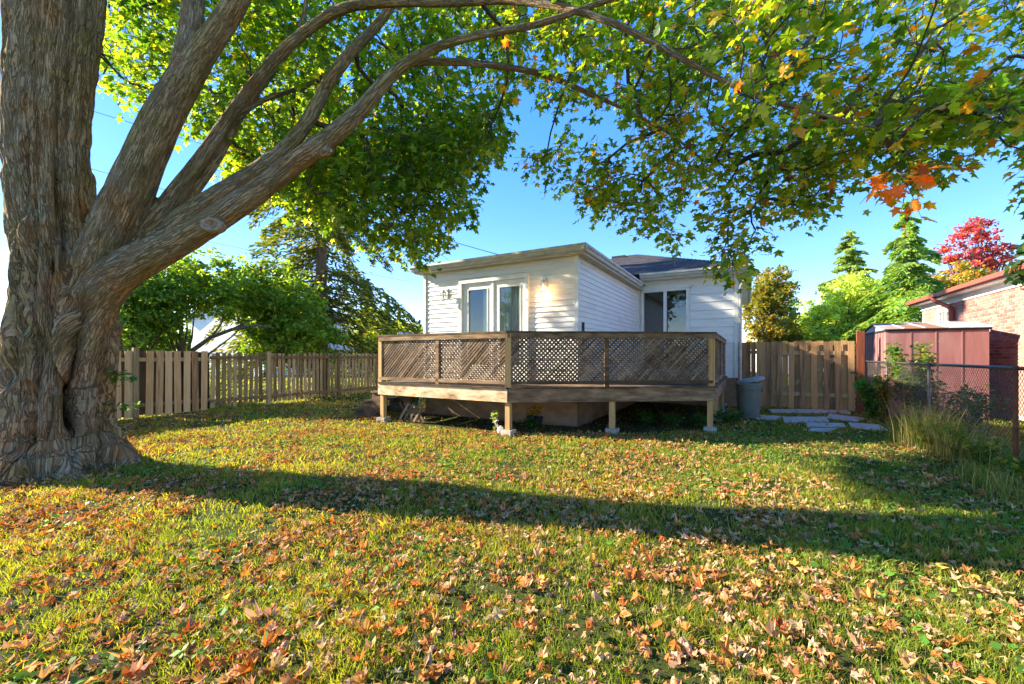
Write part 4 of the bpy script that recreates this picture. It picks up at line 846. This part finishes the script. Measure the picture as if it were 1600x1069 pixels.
# recess shade painted into the bark colour inside the main cleft
cleft_shade = cleft(camang+.24, .17, 1., .08, 2.2, .06); cf = np.minimum(cf+cords, .38)
V2 = V+N*(disp-cf)[:,None]
dark = 1-.72*np.clip(cleft_shade*1.6-.3+.5*noise3(V*6, 90), 0, 1); tint = np.stack([dark, dark, dark], 1)
moss = np.clip(noise3(V*1.7, 8)*1.6+.1, 0, 1)*np.clip((V[:,2]-2.2)/.8, 0, 1)*np.clip(N[:,2]+.75, 0, 1)
tint = tint*(1-moss[:,None]*.55)+moss[:,None]*.55*np.array([.95,1.0,.38])*dark[:,None]
ora = np.clip(noise3(np.stack([V[:,0]*3, V[:,1]*3, V[:,2]*.9], 1), 12)*2-.5, 0, 1)*low; tint = tint*(1-ora[:,None]*.8)+ora[:,None]*.8*np.array([1.35,.92,.55])*dark[:,None]
big = empty('maple_tree', (TX, TY, 0), 0, 'huge old maple with fissured trunk and limbs arching over the whole lawn', 'tree')
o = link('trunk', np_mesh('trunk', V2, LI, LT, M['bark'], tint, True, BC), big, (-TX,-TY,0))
# healed branch scar on the lower limb
M['scar'] = mat_noise('scar', [(.3,(.16,.11,.065)),(.7,(.42,.31,.2))], (30,30,30), rough=.9, bump=.6, bdist=.02)
kp = at(328, 350, 4.735); kn = MB(); K = 14
for rr, dd in ((.10,.0),(.085,.03),(.06,.035),(.045,.01),(.02,-.01)):
    pass
kn.lathe([(.12,-.07),(.105,-.01),(.088,.018),(.068,.02),(.05,-.004),(.025,-.03)], 20)
kme = kn.mesh('branch_scar', M['scar'], True)
ko = link('branch_scar', kme, big); ko.matrix_local = Matrix.Translation((kp[0]-TX, kp[1]-TY+.02, kp[2])) @ Vector((.25,-1,-.05)).to_track_quat('Z','Y').to_matrix().to_4x4() @ Matrix.Diagonal((1.15,.8,1,1))
P_TRUNK = V2

# ------------------------------------------------------------------ maple crown
# anchors for sprays of leaves: outlines of the hanging masses are given at their own distance
def inpoly(u, v, P):
    P = np.array(P, float); r_ = np.zeros(len(u), bool); j = len(P)-1
    for i in range(len(P)):
        c_ = ((P[i,1] > v) != (P[j,1] > v)) & (u < (P[j,0]-P[i,0])*(v-P[i,1])/(P[j,1]-P[i,1]+1e-9)+P[i,0]); r_ ^= c_; j = i
    return r_
masses = [ # polygon, number of sprays, depth range, leaf size
 ([(150,-60),(320,-60),(300,60),(262,120),(250,180),(215,155),(160,135),(150,60)], 130, (5.8,8.5), .115, 0),
 ([(315,-60),(420,-60),(440,60),(380,150),(330,215),(300,215),(296,160),(340,90)], 110, (5.8,8.0), .115, 0),
 ([(400,-60),(800,-60),(800,120),(770,240),(720,270),(620,300),(520,270),(440,250),(370,255),(345,205),(400,110)], 540, (5.6,9.0), .115, 0),
 ([(470,230),(620,200),(775,180),(790,235),(745,262),(742,300),(722,345),(690,352),(672,400),(640,410),(560,360),(480,330),(440,292)], 330, (5.6,7.6), .115, .0),
 ([(362,215),(420,225),(450,262),(410,282),(372,262)], 36, (5.8,7), .11, .1),
 ([(780,-60),(1120,-60),(1120,160),(1000,190),(900,215),(838,150),(800,235),(778,200)], 240, (4.6,8.0), .115, .25),
 ([(805,180),(850,165),(905,210),(960,265),(1010,300),(1050,345),(1056,392),(1010,385),(960,350),(905,340),(850,290),(812,260)], 90, (6.2,7.8), .11, .3),
 ([(930,170),(1120,140),(1200,200),(1280,230),(1310,300),(1290,340),(1240,372),(1190,350),(1110,330),(1050,310),(1020,260)], 165, (5.0,7.5), .11, .5),
 ([(1118,345),(1180,345),(1185,400),(1160,410),(1148,440),(1118,418)], 22, (5.0,5.6), .105, .5),
 ([(1240,200),(1345,215),(1330,260),(1300,330),(1250,320)], 36, (5.0,6.4), .11, .55),
 ([(1060,-60),(1560,-60),(1530,30),(1470,90),(1500,150),(1480,210),(1350,215),(1180,190),(1080,150)], 262, (3.0,6.5), .105, .6),
 ([(1310,180),(1450,160),(1560,140),(1600,175),(1590,225),(1510,225),(1510,268),(1462,285),(1395,288),(1330,262)], 112, (3.6,5.4), .105, .6),
 ([(1395,285),(1440,285),(1432,318),(1400,312)], 4, (3.7,4.0), .12, 1.5),
 ([(1560,20),(1660,20),(1660,330),(1600,270),(1572,180),(1545,90),(1590,70)], 54, (3.4,4.8), .105, .45),
]
AN = []; meta = []
for P, n, (ya, yb), ls, hue in masses:
    P = [(a_, b_-(24 if hue >= .25 else 12)) for a_, b_ in P]; P_ = np.array(P); c_ = []; 
    while len(c_) < n:
        u = R.uniform(P_[:,0].min(), P_[:,0].max(), n*3); v = R.uniform(P_[:,1].min(), P_[:,1].max(), n*3)
        ok = inpoly(u, v, P) & (noise2(u/42., v/42., 21) > -.30 if hue >= .1 and n > 30 else np.ones(len(u), bool)); c_ += list(zip(u[ok], v[ok]))
    c_ = c_[:n]
    for u, v in c_:
        Yv = ya+(yb-ya)*R.random()
        Yv -= (200-v)/400*0.0
        AN.append(at(u, v, Yv)); meta.append((ls, hue))
# crown continuing above and beyond the picture
for _ in range(240):
    p = np.array([R.uniform(-9, 6), R.uniform(3.5, 9.5), R.uniform(6.8, 10)])
    if p[2] > CZ+(H0+40)/F*p[1] and ((p[0]+2)/8)**2+((p[1]-6)/4)**2+((p[2]-6)/4.2)**2 < 1.1: AN.append(p); meta.append((.12, .3))
for _ in range(130):  # unseen sprays added behind the crown to cast shade on the house wall
    AN.append(np.array([R.uniform(-6.5,-3.4), R.uniform(9.2, 10.35), R.uniform(5.5, 7.8)])); meta.append((.12, .1))
AN = np.array(AN); meta = np.array(meta)
# grow a branch graph from the limbs through all anchors (cheapest link first)
nodes = []; nrad = []
for nm, q_ in segs:
    if nm == 'trunk': q_ = q_[q_[:,2] > 5.5]
    else: q_ = q_[len(q_)//3:]
    for p in q_: nodes.append(p[:3]); nrad.append(p[3])
NL = len(nodes); nodes = np.array(nodes); cost = np.concatenate([np.full(NL, .0)]); 
nA = len(AN); bestd = np.full(nA, 1e9); par = np.full(nA, -1); base_cost = np.zeros(nA)
for i in range(NL):
    d = np.linalg.norm(AN-nodes[i], axis=1)+.0; m_ = d < bestd; bestd[m_] = d[m_]; par[m_] = i
done = np.zeros(nA, bool); plen = np.zeros(nA); order = []
for _ in range(nA):
    i = int(np.argmin(np.where(done, 1e9, bestd))); done[i] = True; order.append(i)
    plen[i] = (plen[par[i]-NL] if par[i] >= NL else 0)+np.linalg.norm(AN[i]-(AN[par[i]-NL] if par[i] >= NL else nodes[par[i]]))
    d = np.linalg.norm(AN-AN[i], axis=1)+.28*plen[i]; m_ = (~done) & (d < bestd); bestd[m_] = d[m_]; par[m_] = i+NL
desc = np.ones(nA)
for i in order[::-1]:
    if par[i] >= NL: desc[par[i]-NL] += desc[i]
rad = np.clip(.0036*desc**.47, .003, .035)
br = MB(); dirs = np.zeros((nA,3))
for i in order:
    e = AN[i]
    if par[i] >= NL: j = par[i]-NL; s0 = AN[j]; r0 = min(rad[j], rad[i]*1.35); pd = dirs[j]
    else: s0 = nodes[par[i]]; r0 = min(nrad[par[i]]*.7, rad[i]*1.25); pd = np.array([0,0,.0])
    L = np.linalg.norm(e-s0)+1e-6; d = (e-s0)/L; m_ = (s0+e)/2+pd*L*.22+R.normal(0,.05*L,3)
    dv = e-m_; dirs[i] = dv/np.linalg.norm(dv)
    k = 5 if rad[i] > .012 else (4 if rad[i] > .006 else 3)
    if L < 3.5: br.tube([s0, (s0*.5+m_*.5)*1.0 if False else m_, e], [r0, (r0+rad[i])/2, rad[i]], k, False)
o = br.build('branches', M['twig'], big, smooth=True, loc=(-TX,-TY,0)); o['kind'] = 'stuff'
# sprays
LP, LT_, LN, LS, LC = [], [], [], [], []
tw = MB()
for i in range(nA):
    ls, hue = meta[i]; d0 = dirs[i]*.8+np.array([0,0,-.22])+R.normal(0,.3,3); d0 /= np.linalg.norm(d0)
    big_ = AN[i][1] < 4.6; nl_ = int(R.integers(15, 25)) if not big_ else int(R.integers(9, 16))
    side = np.cross(d0, [0,0,1.]); side /= np.linalg.norm(side)+1e-9; W = .22 if not big_ else .17
    t = R.random(nl_); sg = R.choice([-1,1], nl_)
    p = AN[i]+d0*(t*.42-.08)[:,None]+side*(sg*(.03+R.random(nl_)*W))[:,None]+np.array([0,0,1.])*(R.normal(-.05,.07,nl_))[:,None]
    tip = d0*.5+side*(sg*.7)[:,None]+R.normal(0,.35,(nl_,3))+np.array([0,0,-.45]); nr = np.array([0,0,1.])+R.normal(0,.42,(nl_,3))+np.array([-.25,0,0])
    warm = R.random() < hue*.30
    c_ = palette(nl_, [(.05,.115,.012),(.10,.175,.016),(.185,.24,.02),(.28,.27,.025)], [3.2-2*hue,4,1.6+3*hue,.4+2.2*hue] if hue <= 1.2 else [0,1,1,1], .15)
    if hue > 0:
        w_ = R.random(nl_) < (.28 if warm else .02+.05*hue); c_[w_] = palette(int(w_.sum()), [(.42,.26,.02),(.42,.15,.02),(.20,.08,.03)], [4,2,1.2], .15)
    if hue > 1.2: c_ = palette(nl_, [(.5,.16,.02),(.45,.24,.02)], [2,1])
    LP.append(p); LT_.append(tip); LN.append(nr); LS.append(ls*(.55+.65*R.random(nl_))); LC.append(c_)
    tw.tube([AN[i], AN[i]+d0*.2, AN[i]+d0*.36+np.array([0,0,-.02])], [.0042,.003,.002], 3, False)
    for sg_ in (-1, 1): tw.tube([AN[i]+d0*.06, AN[i]+d0*.2+side*sg_*W*.75], [.0026,.0015], 3, False)
o = tw.build('twigs', M['twig'], big, loc=(-TX,-TY,0)); o['kind'] = 'stuff'
# suckers at the right of the trunk
for (u, v, Y, n) in ((186,588,5.62,26),(193,585,5.5,12),(188,632,5.62,16)):
    p = at(u, v, Y)+R.normal(0,1,(n,3))*[.07,.07,.05]; LP.append(p); LT_.append(R.normal(0,1,(n,3))*[1,1,.3]+[.3,0,-.3]); LN.append(np.array([0,0,1.])+R.normal(0,.4,(n,3))); LS.append(np.full(n,.085)); LC.append(palette(n, [(.03,.10,.018),(.05,.14,.02)], [1,1]))
LP, LT_, LN, LS, LC = map(np.concatenate, (LP, LT_, LN, LS, LC))
# nearest leaves are parts of their own
vis_ = (np.abs(LP[:,0]/LP[:,1]) < 1.22) & ((LP[:,2]-CZ)/LP[:,1] < .85); key = np.where(vis_, LS/LP[:,1], 0); top = np.argsort(-key)[:300]
mask = np.ones(len(LP), bool); mask[top] = False
v_, t_, c_ = leaves(LP[mask], LT_[mask], LN[mask], LS[mask], LC[mask])
o = link('foliage', np_mesh('foliage', v_, t_, 3, M['leaf'], c_), big, (-TX,-TY,0)); o['kind'] = 'stuff'
for i in top:
    v_, t_, c_ = leaves(LP[i:i+1], LT_[i:i+1], LN[i:i+1], LS[i:i+1], LC[i:i+1], True); org = LP[i]
    link('leaf', np_mesh('leaf', v_-org, t_, 3, M['leaf'], c_), big, tuple(org-[TX,TY,0]))

# ------------------------------------------------------------------ lawn: fallen leaves and grass
def hidden(x, y):            # where the lawn cannot carry grass: house, slabs, trunk
    l = (np.stack([x, y], 1)-P0); lx, ly = l@HX, l@HY
    return ((lx > 0) & (lx < 4.1) & (ly > 0)) | ((lx > -1.3) & (lx < 6.9) & (ly > 5.4)) | (np.hypot(x-TX, y-TY) < .62)
def underdeck(x, y):
    l = (np.stack([x, y], 1)-P0); lx, ly = l@HX, l@HY
    return (lx > .05) & (lx < 6.5) & (ly > np.where(lx < 3.29, -1.4, -1.4+(lx-3.29)*.682))
def onslab(x, y):
    u = 800+x/y*F; v = H0+F*CZ/y; r_ = np.zeros(len(x), bool)
    for q_ in sl_pix: r_ |= inpoly(u, v, q_)
    return r_
lf = []
for Y0, Y1, dens in ((1.6,3,900),(3,5,950),(5,8,560),(8,13,260),(13,17,20)):
    xm = 1.32*Y1+.5; n = int(dens*(Y1-Y0)*2*xm); x = R.uniform(-xm, xm, n); y = R.uniform(Y0, Y1, n); lf.append(np.stack([x, y], 1))
lf = np.concatenate(lf); x, y = lf.T
dn = noise2(x*.8, y*.8, 31)*.55+noise2(x*3.2, y*3.2, 32)*.55; right = np.clip((x+1)/6, 0, 1)*.22
keep = (R.random(len(x)) < np.clip(.5+dn*.85-right+.5*np.exp(-(np.hypot(x-TX, y-TY)/1.2)**2), .03, 1)) & ~hidden(x, y) & ((x-FL[0])*HY[1]-(y-FL[1])*HY[0] > .1) & ((x-CL[0])*HY[1]-(y-CL[1])*HY[0] < .3)
x, y = x[keep], y[keep]; keep = ~onslab(x, y) | (R.random(len(x)) < .4); x, y = x[keep], y[keep]
n = len(x); z = ground_z(x, y)+.012+R.random(n)*.035; z[onslab(x, y)] = .038
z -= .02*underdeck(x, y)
tip = np.stack([R.normal(size=n), R.normal(size=n), R.normal(0,.18,n)], 1); nr = np.stack([R.normal(0,.27,n), R.normal(0,.27,n), np.ones(n)*R.choice([1,1,-1],n)], 1)
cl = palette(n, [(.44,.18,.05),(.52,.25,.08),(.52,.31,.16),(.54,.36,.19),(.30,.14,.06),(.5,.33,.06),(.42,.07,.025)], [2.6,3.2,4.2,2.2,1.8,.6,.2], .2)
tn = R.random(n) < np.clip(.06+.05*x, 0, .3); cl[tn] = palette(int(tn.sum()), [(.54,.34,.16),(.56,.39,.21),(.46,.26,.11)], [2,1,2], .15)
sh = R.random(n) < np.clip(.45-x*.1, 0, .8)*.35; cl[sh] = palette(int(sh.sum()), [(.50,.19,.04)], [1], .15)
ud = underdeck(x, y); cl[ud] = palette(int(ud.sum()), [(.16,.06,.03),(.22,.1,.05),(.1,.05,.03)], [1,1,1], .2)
sz = .062*(.22+.95*R.random(n)**1.5); key = sz/np.hypot(x, y)*(np.abs(x/y) < 1.2)*(y > 1.85); top = np.argsort(-key)[:300]; mask = np.ones(n, bool); mask[top] = False
pos = np.stack([x, y, z], 1)
v_, t_, c_ = leaves(pos[mask], tip[mask], nr[mask], sz[mask], cl[mask], curl=.75)
o = link('fallen_leaves', np_mesh('fallen_leaves', v_, t_, 3, M['litter'], c_), lawn); o['kind'] = 'stuff'
for i in top:
    v_, t_, c_ = leaves(pos[i:i+1], tip[i:i+1], nr[i:i+1], sz[i:i+1], cl[i:i+1], True, .8); link('fallen_leaf', np_mesh('fallen_leaf', v_-pos[i], t_, 3, M['litter'], c_), lawn, tuple(pos[i]))
# grass
gr = []
for Y0, Y1, dens, wd, hh in ((1.5,2.4,7000,.0042,.05),(2.4,3.6,5200,.005,.05),(3.6,5.5,2700,.0075,.05),(5.5,8.5,1300,.011,.048),(8.5,13.5,480,.018,.05),(13.5,26,60,.05,.08)):
    xm = 1.30*Y1+.3; n = int(dens*(Y1-Y0)*2*xm); x = R.uniform(-xm, xm, n); y = R.uniform(Y0, Y1, n)
    m_ = (np.abs(x) < 1.3*y+.3) & ~hidden(x, y); x, y = x[m_], y[m_]
    m_ = ~onslab(x, y) & (R.random(len(x)) > .93*underdeck(x, y)); x, y = x[m_], y[m_]
    tuft = noise2(x*2.6, y*2.6, 41)*.5+noise2(x*9, y*9, 42)*.5; m_ = R.random(len(x)) < np.clip(.62+tuft*1.1, .12, 1); x, y, tuft = x[m_], y[m_], tuft[m_]
    gr.append((x, y, tuft, np.full(len(x), wd), np.full(len(x), hh)))
x, y, tuft, wd, hh = [np.concatenate([g_[k] for g_ in gr]) for k in range(5)]; n = len(x)
h = hh*(.45+.8*R.random(n))*(1+.9*np.clip(tuft, -.6, 1)); z = ground_z(x, y)-.004; az = R.uniform(0, 2*math.pi, n); ln = h*R.uniform(.2,1.1,n); la = R.uniform(0, 2*math.pi, n)
wd = wd*(.6+.8*R.random(n)); p = np.stack([x, y, z], 1); s_ = np.stack([np.cos(az), np.sin(az), 0*az], 1)*wd[:,None]/2
l1 = np.stack([np.cos(la)*ln*.35, np.sin(la)*ln*.35, h*.6], 1); l2 = np.stack([np.cos(la)*ln, np.sin(la)*ln, h], 1)
V_ = np.stack([p-s_, p+s_, p+l1+s_*.8, p+l1-s_*.8, p+l2], 1).reshape(-1,3); b5 = (np.arange(n)*5)[:,None]
near = y < 3.6
T1 = np.concatenate([b5+[0,1,2], b5+[0,2,3], b5+[3,2,4]], 1).reshape(-1,3)
patch = np.clip(noise2(x*1.1, y*1.1, 44)*.8+.42+.16*np.clip(x, -2, 4)/4, 0, 1)
ca, cb = palette(n, [(.20,.23,.025),(.28,.27,.035),(.36,.30,.08)], [4,3,1], .2), palette(n, [(.10,.165,.016),(.15,.225,.022)], [2,3], .2)
gc = cb*patch[:,None]+ca*(1-patch[:,None]); 
C_ = np.repeat(gc[:,None], 5, 1); C_[:,4] *= 1.1
o = link('grass', np_mesh('grass', V_, T1, 3, M['grass'], C_.reshape(-1,3)), lawn); o['kind'] = 'stuff'
print('grass', n, 'litter', len(pos), 'maple', len(LP))

# small broad leaved weeds and clover between the blades
x = R.uniform(-5, 6, 26000); y = R.uniform(1.6, 8, 26000); m_ = (np.abs(x) < 1.3*y) & (noise2(x*1.3, y*1.3, 61) > .18-.03*x) & ~hidden(x, y) & ~underdeck(x, y) & ~onslab(x, y); x, y = x[m_], y[m_]; n = len(x)
P = np.stack([x, y, ground_z(x, y)+.015+.03*R.random(n)], 1); nr = unit3(n)*.6+[0,0,1]; nr /= np.linalg.norm(nr, axis=1, keepdims=True); a = np.cross(nr, unit3(n)); a /= np.linalg.norm(a, axis=1, keepdims=True); b = np.cross(nr, a); s_ = (.010+.016*R.random(n)**2)[:,None]
V_, Q_, C_ = quads(P, a*s_*1.3, b*s_*.9, palette(n, [(.08,.2,.02),(.14,.27,.03)], [1,1], .15)); o = link('clover', np_mesh('clover', V_, Q_, 4, M['grass'], C_), lawn); o['kind'] = 'stuff'

# ------------------------------------------------------------------ plants
def leafy(name, loc, h, w_, n, ls, cols, wts, label, cat='plant', group=None, seed=1, stems=6, shape=.6, mat='leafbg'):
    r = np.random.default_rng(seed); t = empty(name, loc, 0, label, cat, group); P = []; sb = MB()
    for s_ in range(stems):
        a = r.uniform(0, 2*math.pi); e = np.array([math.cos(a)*w_*r.random()**.5, math.sin(a)*w_*r.random()**.5*.8, h*(.6+.45*r.random())]); b0 = np.array([e[0]*.25, e[1]*.25, 0]); m_ = (b0+e)/2+[0,0,h*.12]
        sb.tube([b0, m_, e], [.008,.006,.003], 4, False); k = n//stems; tt = r.random(k)**shape
        q_ = (1-tt)[:,None]**2*b0+2*(tt*(1-tt))[:,None]*m_+(tt**2)[:,None]*e; P.append(q_+r.normal(0, w_*.17, (k,3))*[1,1,.7])
    sb.build('stem', M['twig'], t); P = np.concatenate(P); P[:,2] = np.abs(P[:,2])+.01; m = len(P)
    nr = unit3(m, r)+[0,0,1.2]; nr /= np.linalg.norm(nr, axis=1, keepdims=True); a = np.cross(nr, unit3(m, r)); a /= np.linalg.norm(a, axis=1, keepdims=True); b = np.cross(nr, a); s_ = ls*(.6+.7*r.random(m))[:,None]
    V, Q, C = quads(P, a*s_*.6, b*s_*.42, palette(m, cols, wts, .18, r)); o = link('foliage', np_mesh('foliage', V, Q, 4, M[mat], C), t); o['kind'] = 'stuff'; return t
def gpix(u, v): Yp = F*CZ/(v-H0); return (float((u-800)/F*Yp), float(Yp), 0)
leafy('green_shrub', gpix(1368,656), .95, .33, 750, .11, [(.05,.14,.02),(.08,.2,.03),(.13,.24,.03)], [2,3,1], 'broad leaved bright green shrub at the foot of the red post', 'shrub', seed=61, stems=9)
leafy('leafy_shrub', (*(np.array(gpix(1436,672)[:2])+[.12,.35]),0), 1.72, .42, 1500, .075, [(.06,.13,.02),(.11,.18,.025),(.3,.2,.03)], [3,3,.7], 'feathery green shrub rising above the chain link rail against the shed', 'shrub', seed=62, stems=9, shape=.4)
leafy('dark_shrub', (*(np.array(gpix(1505,690)[:2])+[.15,.5]),0), 1.15, .5, 1600, .05, [(.02,.055,.012),(.05,.09,.018),(.14,.12,.03)], [3,2,.6], 'dark tangled shrub behind the chain link mesh in front of the shed', 'shrub', seed=63, stems=14)
leafy('dark_shrub', (*(np.array(gpix(1585,700)[:2])+[.2,.7]),0), .9, .45, 900, .06, [(.03,.08,.015),(.06,.12,.02)], [3,2], 'low green shrub behind the mesh at the brick house wall', 'shrub', seed=64, stems=10)
leafy('climbing_weed', gpix(1378,664), 1.0, .2, 280, .07, [(.12,.12,.03),(.2,.16,.03)], [1,1], 'yellowing weed climbing the chain link fence beside the broad leaved shrub', 'weed', seed=65, stems=5, shape=.5)
for k, (u, v, w_, lab) in enumerate(((1050,668,.28,'dark ivy clump under the deck left of the right hand leg'),(1095,668,.22,'green weeds at the foot of the right hand deck leg'),(1010,664,.22,'low green weeds in the shade behind the middle deck leg'),(1140,662,.3,'leafy weeds between the deck and the bin'),(830,668,.12,'tiny green sprig beside the corner deck leg'))):
    leafy('ground_weeds', gpix(u,v), .28 if k != 4 else .16, w_, 260, .06, [(.03,.09,.014),(.05,.13,.02)], [1,1], lab, 'weeds', seed=70+k, stems=8)
leafy('pale_sapling', gpix(776,676), .46, .1, 60, .075, [(.2,.28,.1),(.35,.4,.22)], [1,1], 'pale leafed sapling growing beside the corner leg of the deck', 'sapling', seed=80, stems=3)
for k, (u, lab) in enumerate(((829,'black flower pot with yellow leaves under the deck, left of the two'),(842,'black flower pot with yellow orange flowers under the deck, right of the two'))):
    l = gpix(u, 662); pot = empty('flower_pot', l, 0, lab, 'flower pot', 'potted flowers under the deck')
    MB().lathe([(.06,0),(.085,.15),(.09,.15),(.09,.17),(.078,.17),(.075,.14)], 16).build('pot', M['dark'], pot)
    n = 90; r = np.random.default_rng(90+k); P = r.normal(0,1,(n,3))*[.07,.07,.05]+[0,0,.26]; a = unit3(n, r); b = np.cross(a, unit3(n, r)); V, Q, C = quads(P, a*.028, b*.016, palette(n, [(.4,.28,.03),(.12,.16,.03),(.45,.16,.03)], [3,2,1+k], .1, r)); o = link('blooms', np_mesh('blooms', V, Q, 4, M['leafbg'], C), pot); o['kind'] = 'stuff'
l = gpix(782, 678); orn = empty('garden_ornament', l, 0, 'small white goose ornament with curved neck beside the corner footing', 'ornament')
MB().lathe([(.03,0),(.055,.03),(.065,.07),(.05,.12),(.02,.15)], 14).build('body', M['trimwhite'], orn, smooth=True)
MB().tube([(-.03,0,.1),(-.08,0,.16),(-.1,0,.22),(-.07,0,.25),(-.03,0,.245)], [.014,.011,.01,.013,.005], 8).build('neck', M['trimwhite'], orn, smooth=True)
# tall grasses by the chain link fence
def tall_grass(name, loc, n, h, spread, cols, wts, label, seed):
    r = np.random.default_rng(seed); t = empty(name, loc, 0, label, 'grass tuft', 'grass tufts along the chain link fence')
    b = r.normal(0, 1, (n,3))*[spread[0], spread[1], 0]; b[:,:2] = b[:,:2] @ np.array([[HY[0], HY[1]], [HX[0], HX[1]]])
    hh = h*(.45+.65*r.random(n)); la = r.uniform(0, 2*math.pi, n); ln = hh*r.uniform(.05,.5,n); az = r.uniform(0, math.pi, n); s_ = np.stack([np.cos(az), np.sin(az), 0*az], 1)*.0035
    rows = []
    for f_ in (0,.35,.7,1): rows.append(b+np.stack([np.cos(la)*ln*f_**2, np.sin(la)*ln*f_**2, hh*(f_-.12*f_**3)], 1))
    V = np.stack([rows[0]-s_, rows[0]+s_, rows[1]-s_, rows[1]+s_, rows[2]-s_*.7, rows[2]+s_*.7, rows[3], rows[3]+s_*.2], 1).reshape(-1,3)
    i8 = (np.arange(n)*8)[:,None]; Q = np.concatenate([i8+[0,1,3,2], i8+[2,3,5,4], i8+[4,5,7,6]], 1).reshape(-1,4)
    o = link('blades', np_mesh('blades', V, Q, 4, M['grass'], np.repeat(palette(n, cols, wts, .2, r), 8, 0)), t); o['kind'] = 'stuff'
GC = [(.11,.17,.03),(.3,.24,.08),(.36,.28,.12)]
for k, (u, v, h, n, lab) in enumerate(((1438,702,.85,420,'tall straw coloured grass tuft in front of the dark shrub'),(1475,712,.8,380,'dry grass clump leaning on the chain link mesh'),(1520,722,.6,520,'green and straw grass clump at the foot of the mesh, before the rusty post'),(1565,742,.5,600,'lush green grass tuft next to the rusty pipe post'),(1410,690,.45,320,'short green grass clump right of the broad leaved shrub'),(1545,765,.32,500,'low green grass clump nearest the camera along the fence'))):
    tall_grass('grass_tuft', gpix(u,v), int(n*.8), h, (.28,.10), GC, [2,1.5,1.5] if k < 2 else [4,1.5,.8], lab, 100+k)
for k, (u, v, h, w_, lab) in enumerate(((1455,708,.55,.22,'yellow leaved weed among the straw grass by the chain link mesh'),(1500,720,.5,.25,'leafy green weed at the foot of the chain link mesh'),(1540,738,.45,.25,'broad leaved weed beside the lush tuft near the rusty pipe post'),(1580,760,.35,.2,'low leafy weed just in front of the rusty pipe post'))):
    leafy('fence_weed', gpix(u,v), h, w_, 260, .055, [(.08,.17,.025),(.15,.22,.03),(.35,.28,.05)], [3,2,1+(k == 0)*3], lab, 'weed', 'leafy weeds along the chain link fence', seed=120+k, stems=9)

# ------------------------------------------------------------------ overhead wires
def wire(a, b, label, sag=.3, r_=.008):
    a, b = np.array(a), np.array(b); pts = [tuple(a+(b-a)*t-[0,0,4*sag*t*(1-t)]) for t in np.linspace(0, 1, 15)]
    o = MB().tube(pts, r_, 5).build('overhead_wire', M['wire'], None); tag(o, label, 'wire', 'overhead wires in the sky')
wire(at(-200,60,17), at(560,290,24), 'thin black wire crossing the sky highest, between trunk and big limb', .3, .012)
wire(at(-200,160,20), at(640,395,26), 'thin dark wire crossing the sky below the topmost wire near the trunk', .3, .012)
wire(at(-200,255,24), at(640,440,34), 'faint wire crossing the sky lowest, just above the low limb', .3, .012)
wire(at(560,325,30), at(782,399,13.2), 'service wire running down to the pipe on the white house roof', .15, .012)
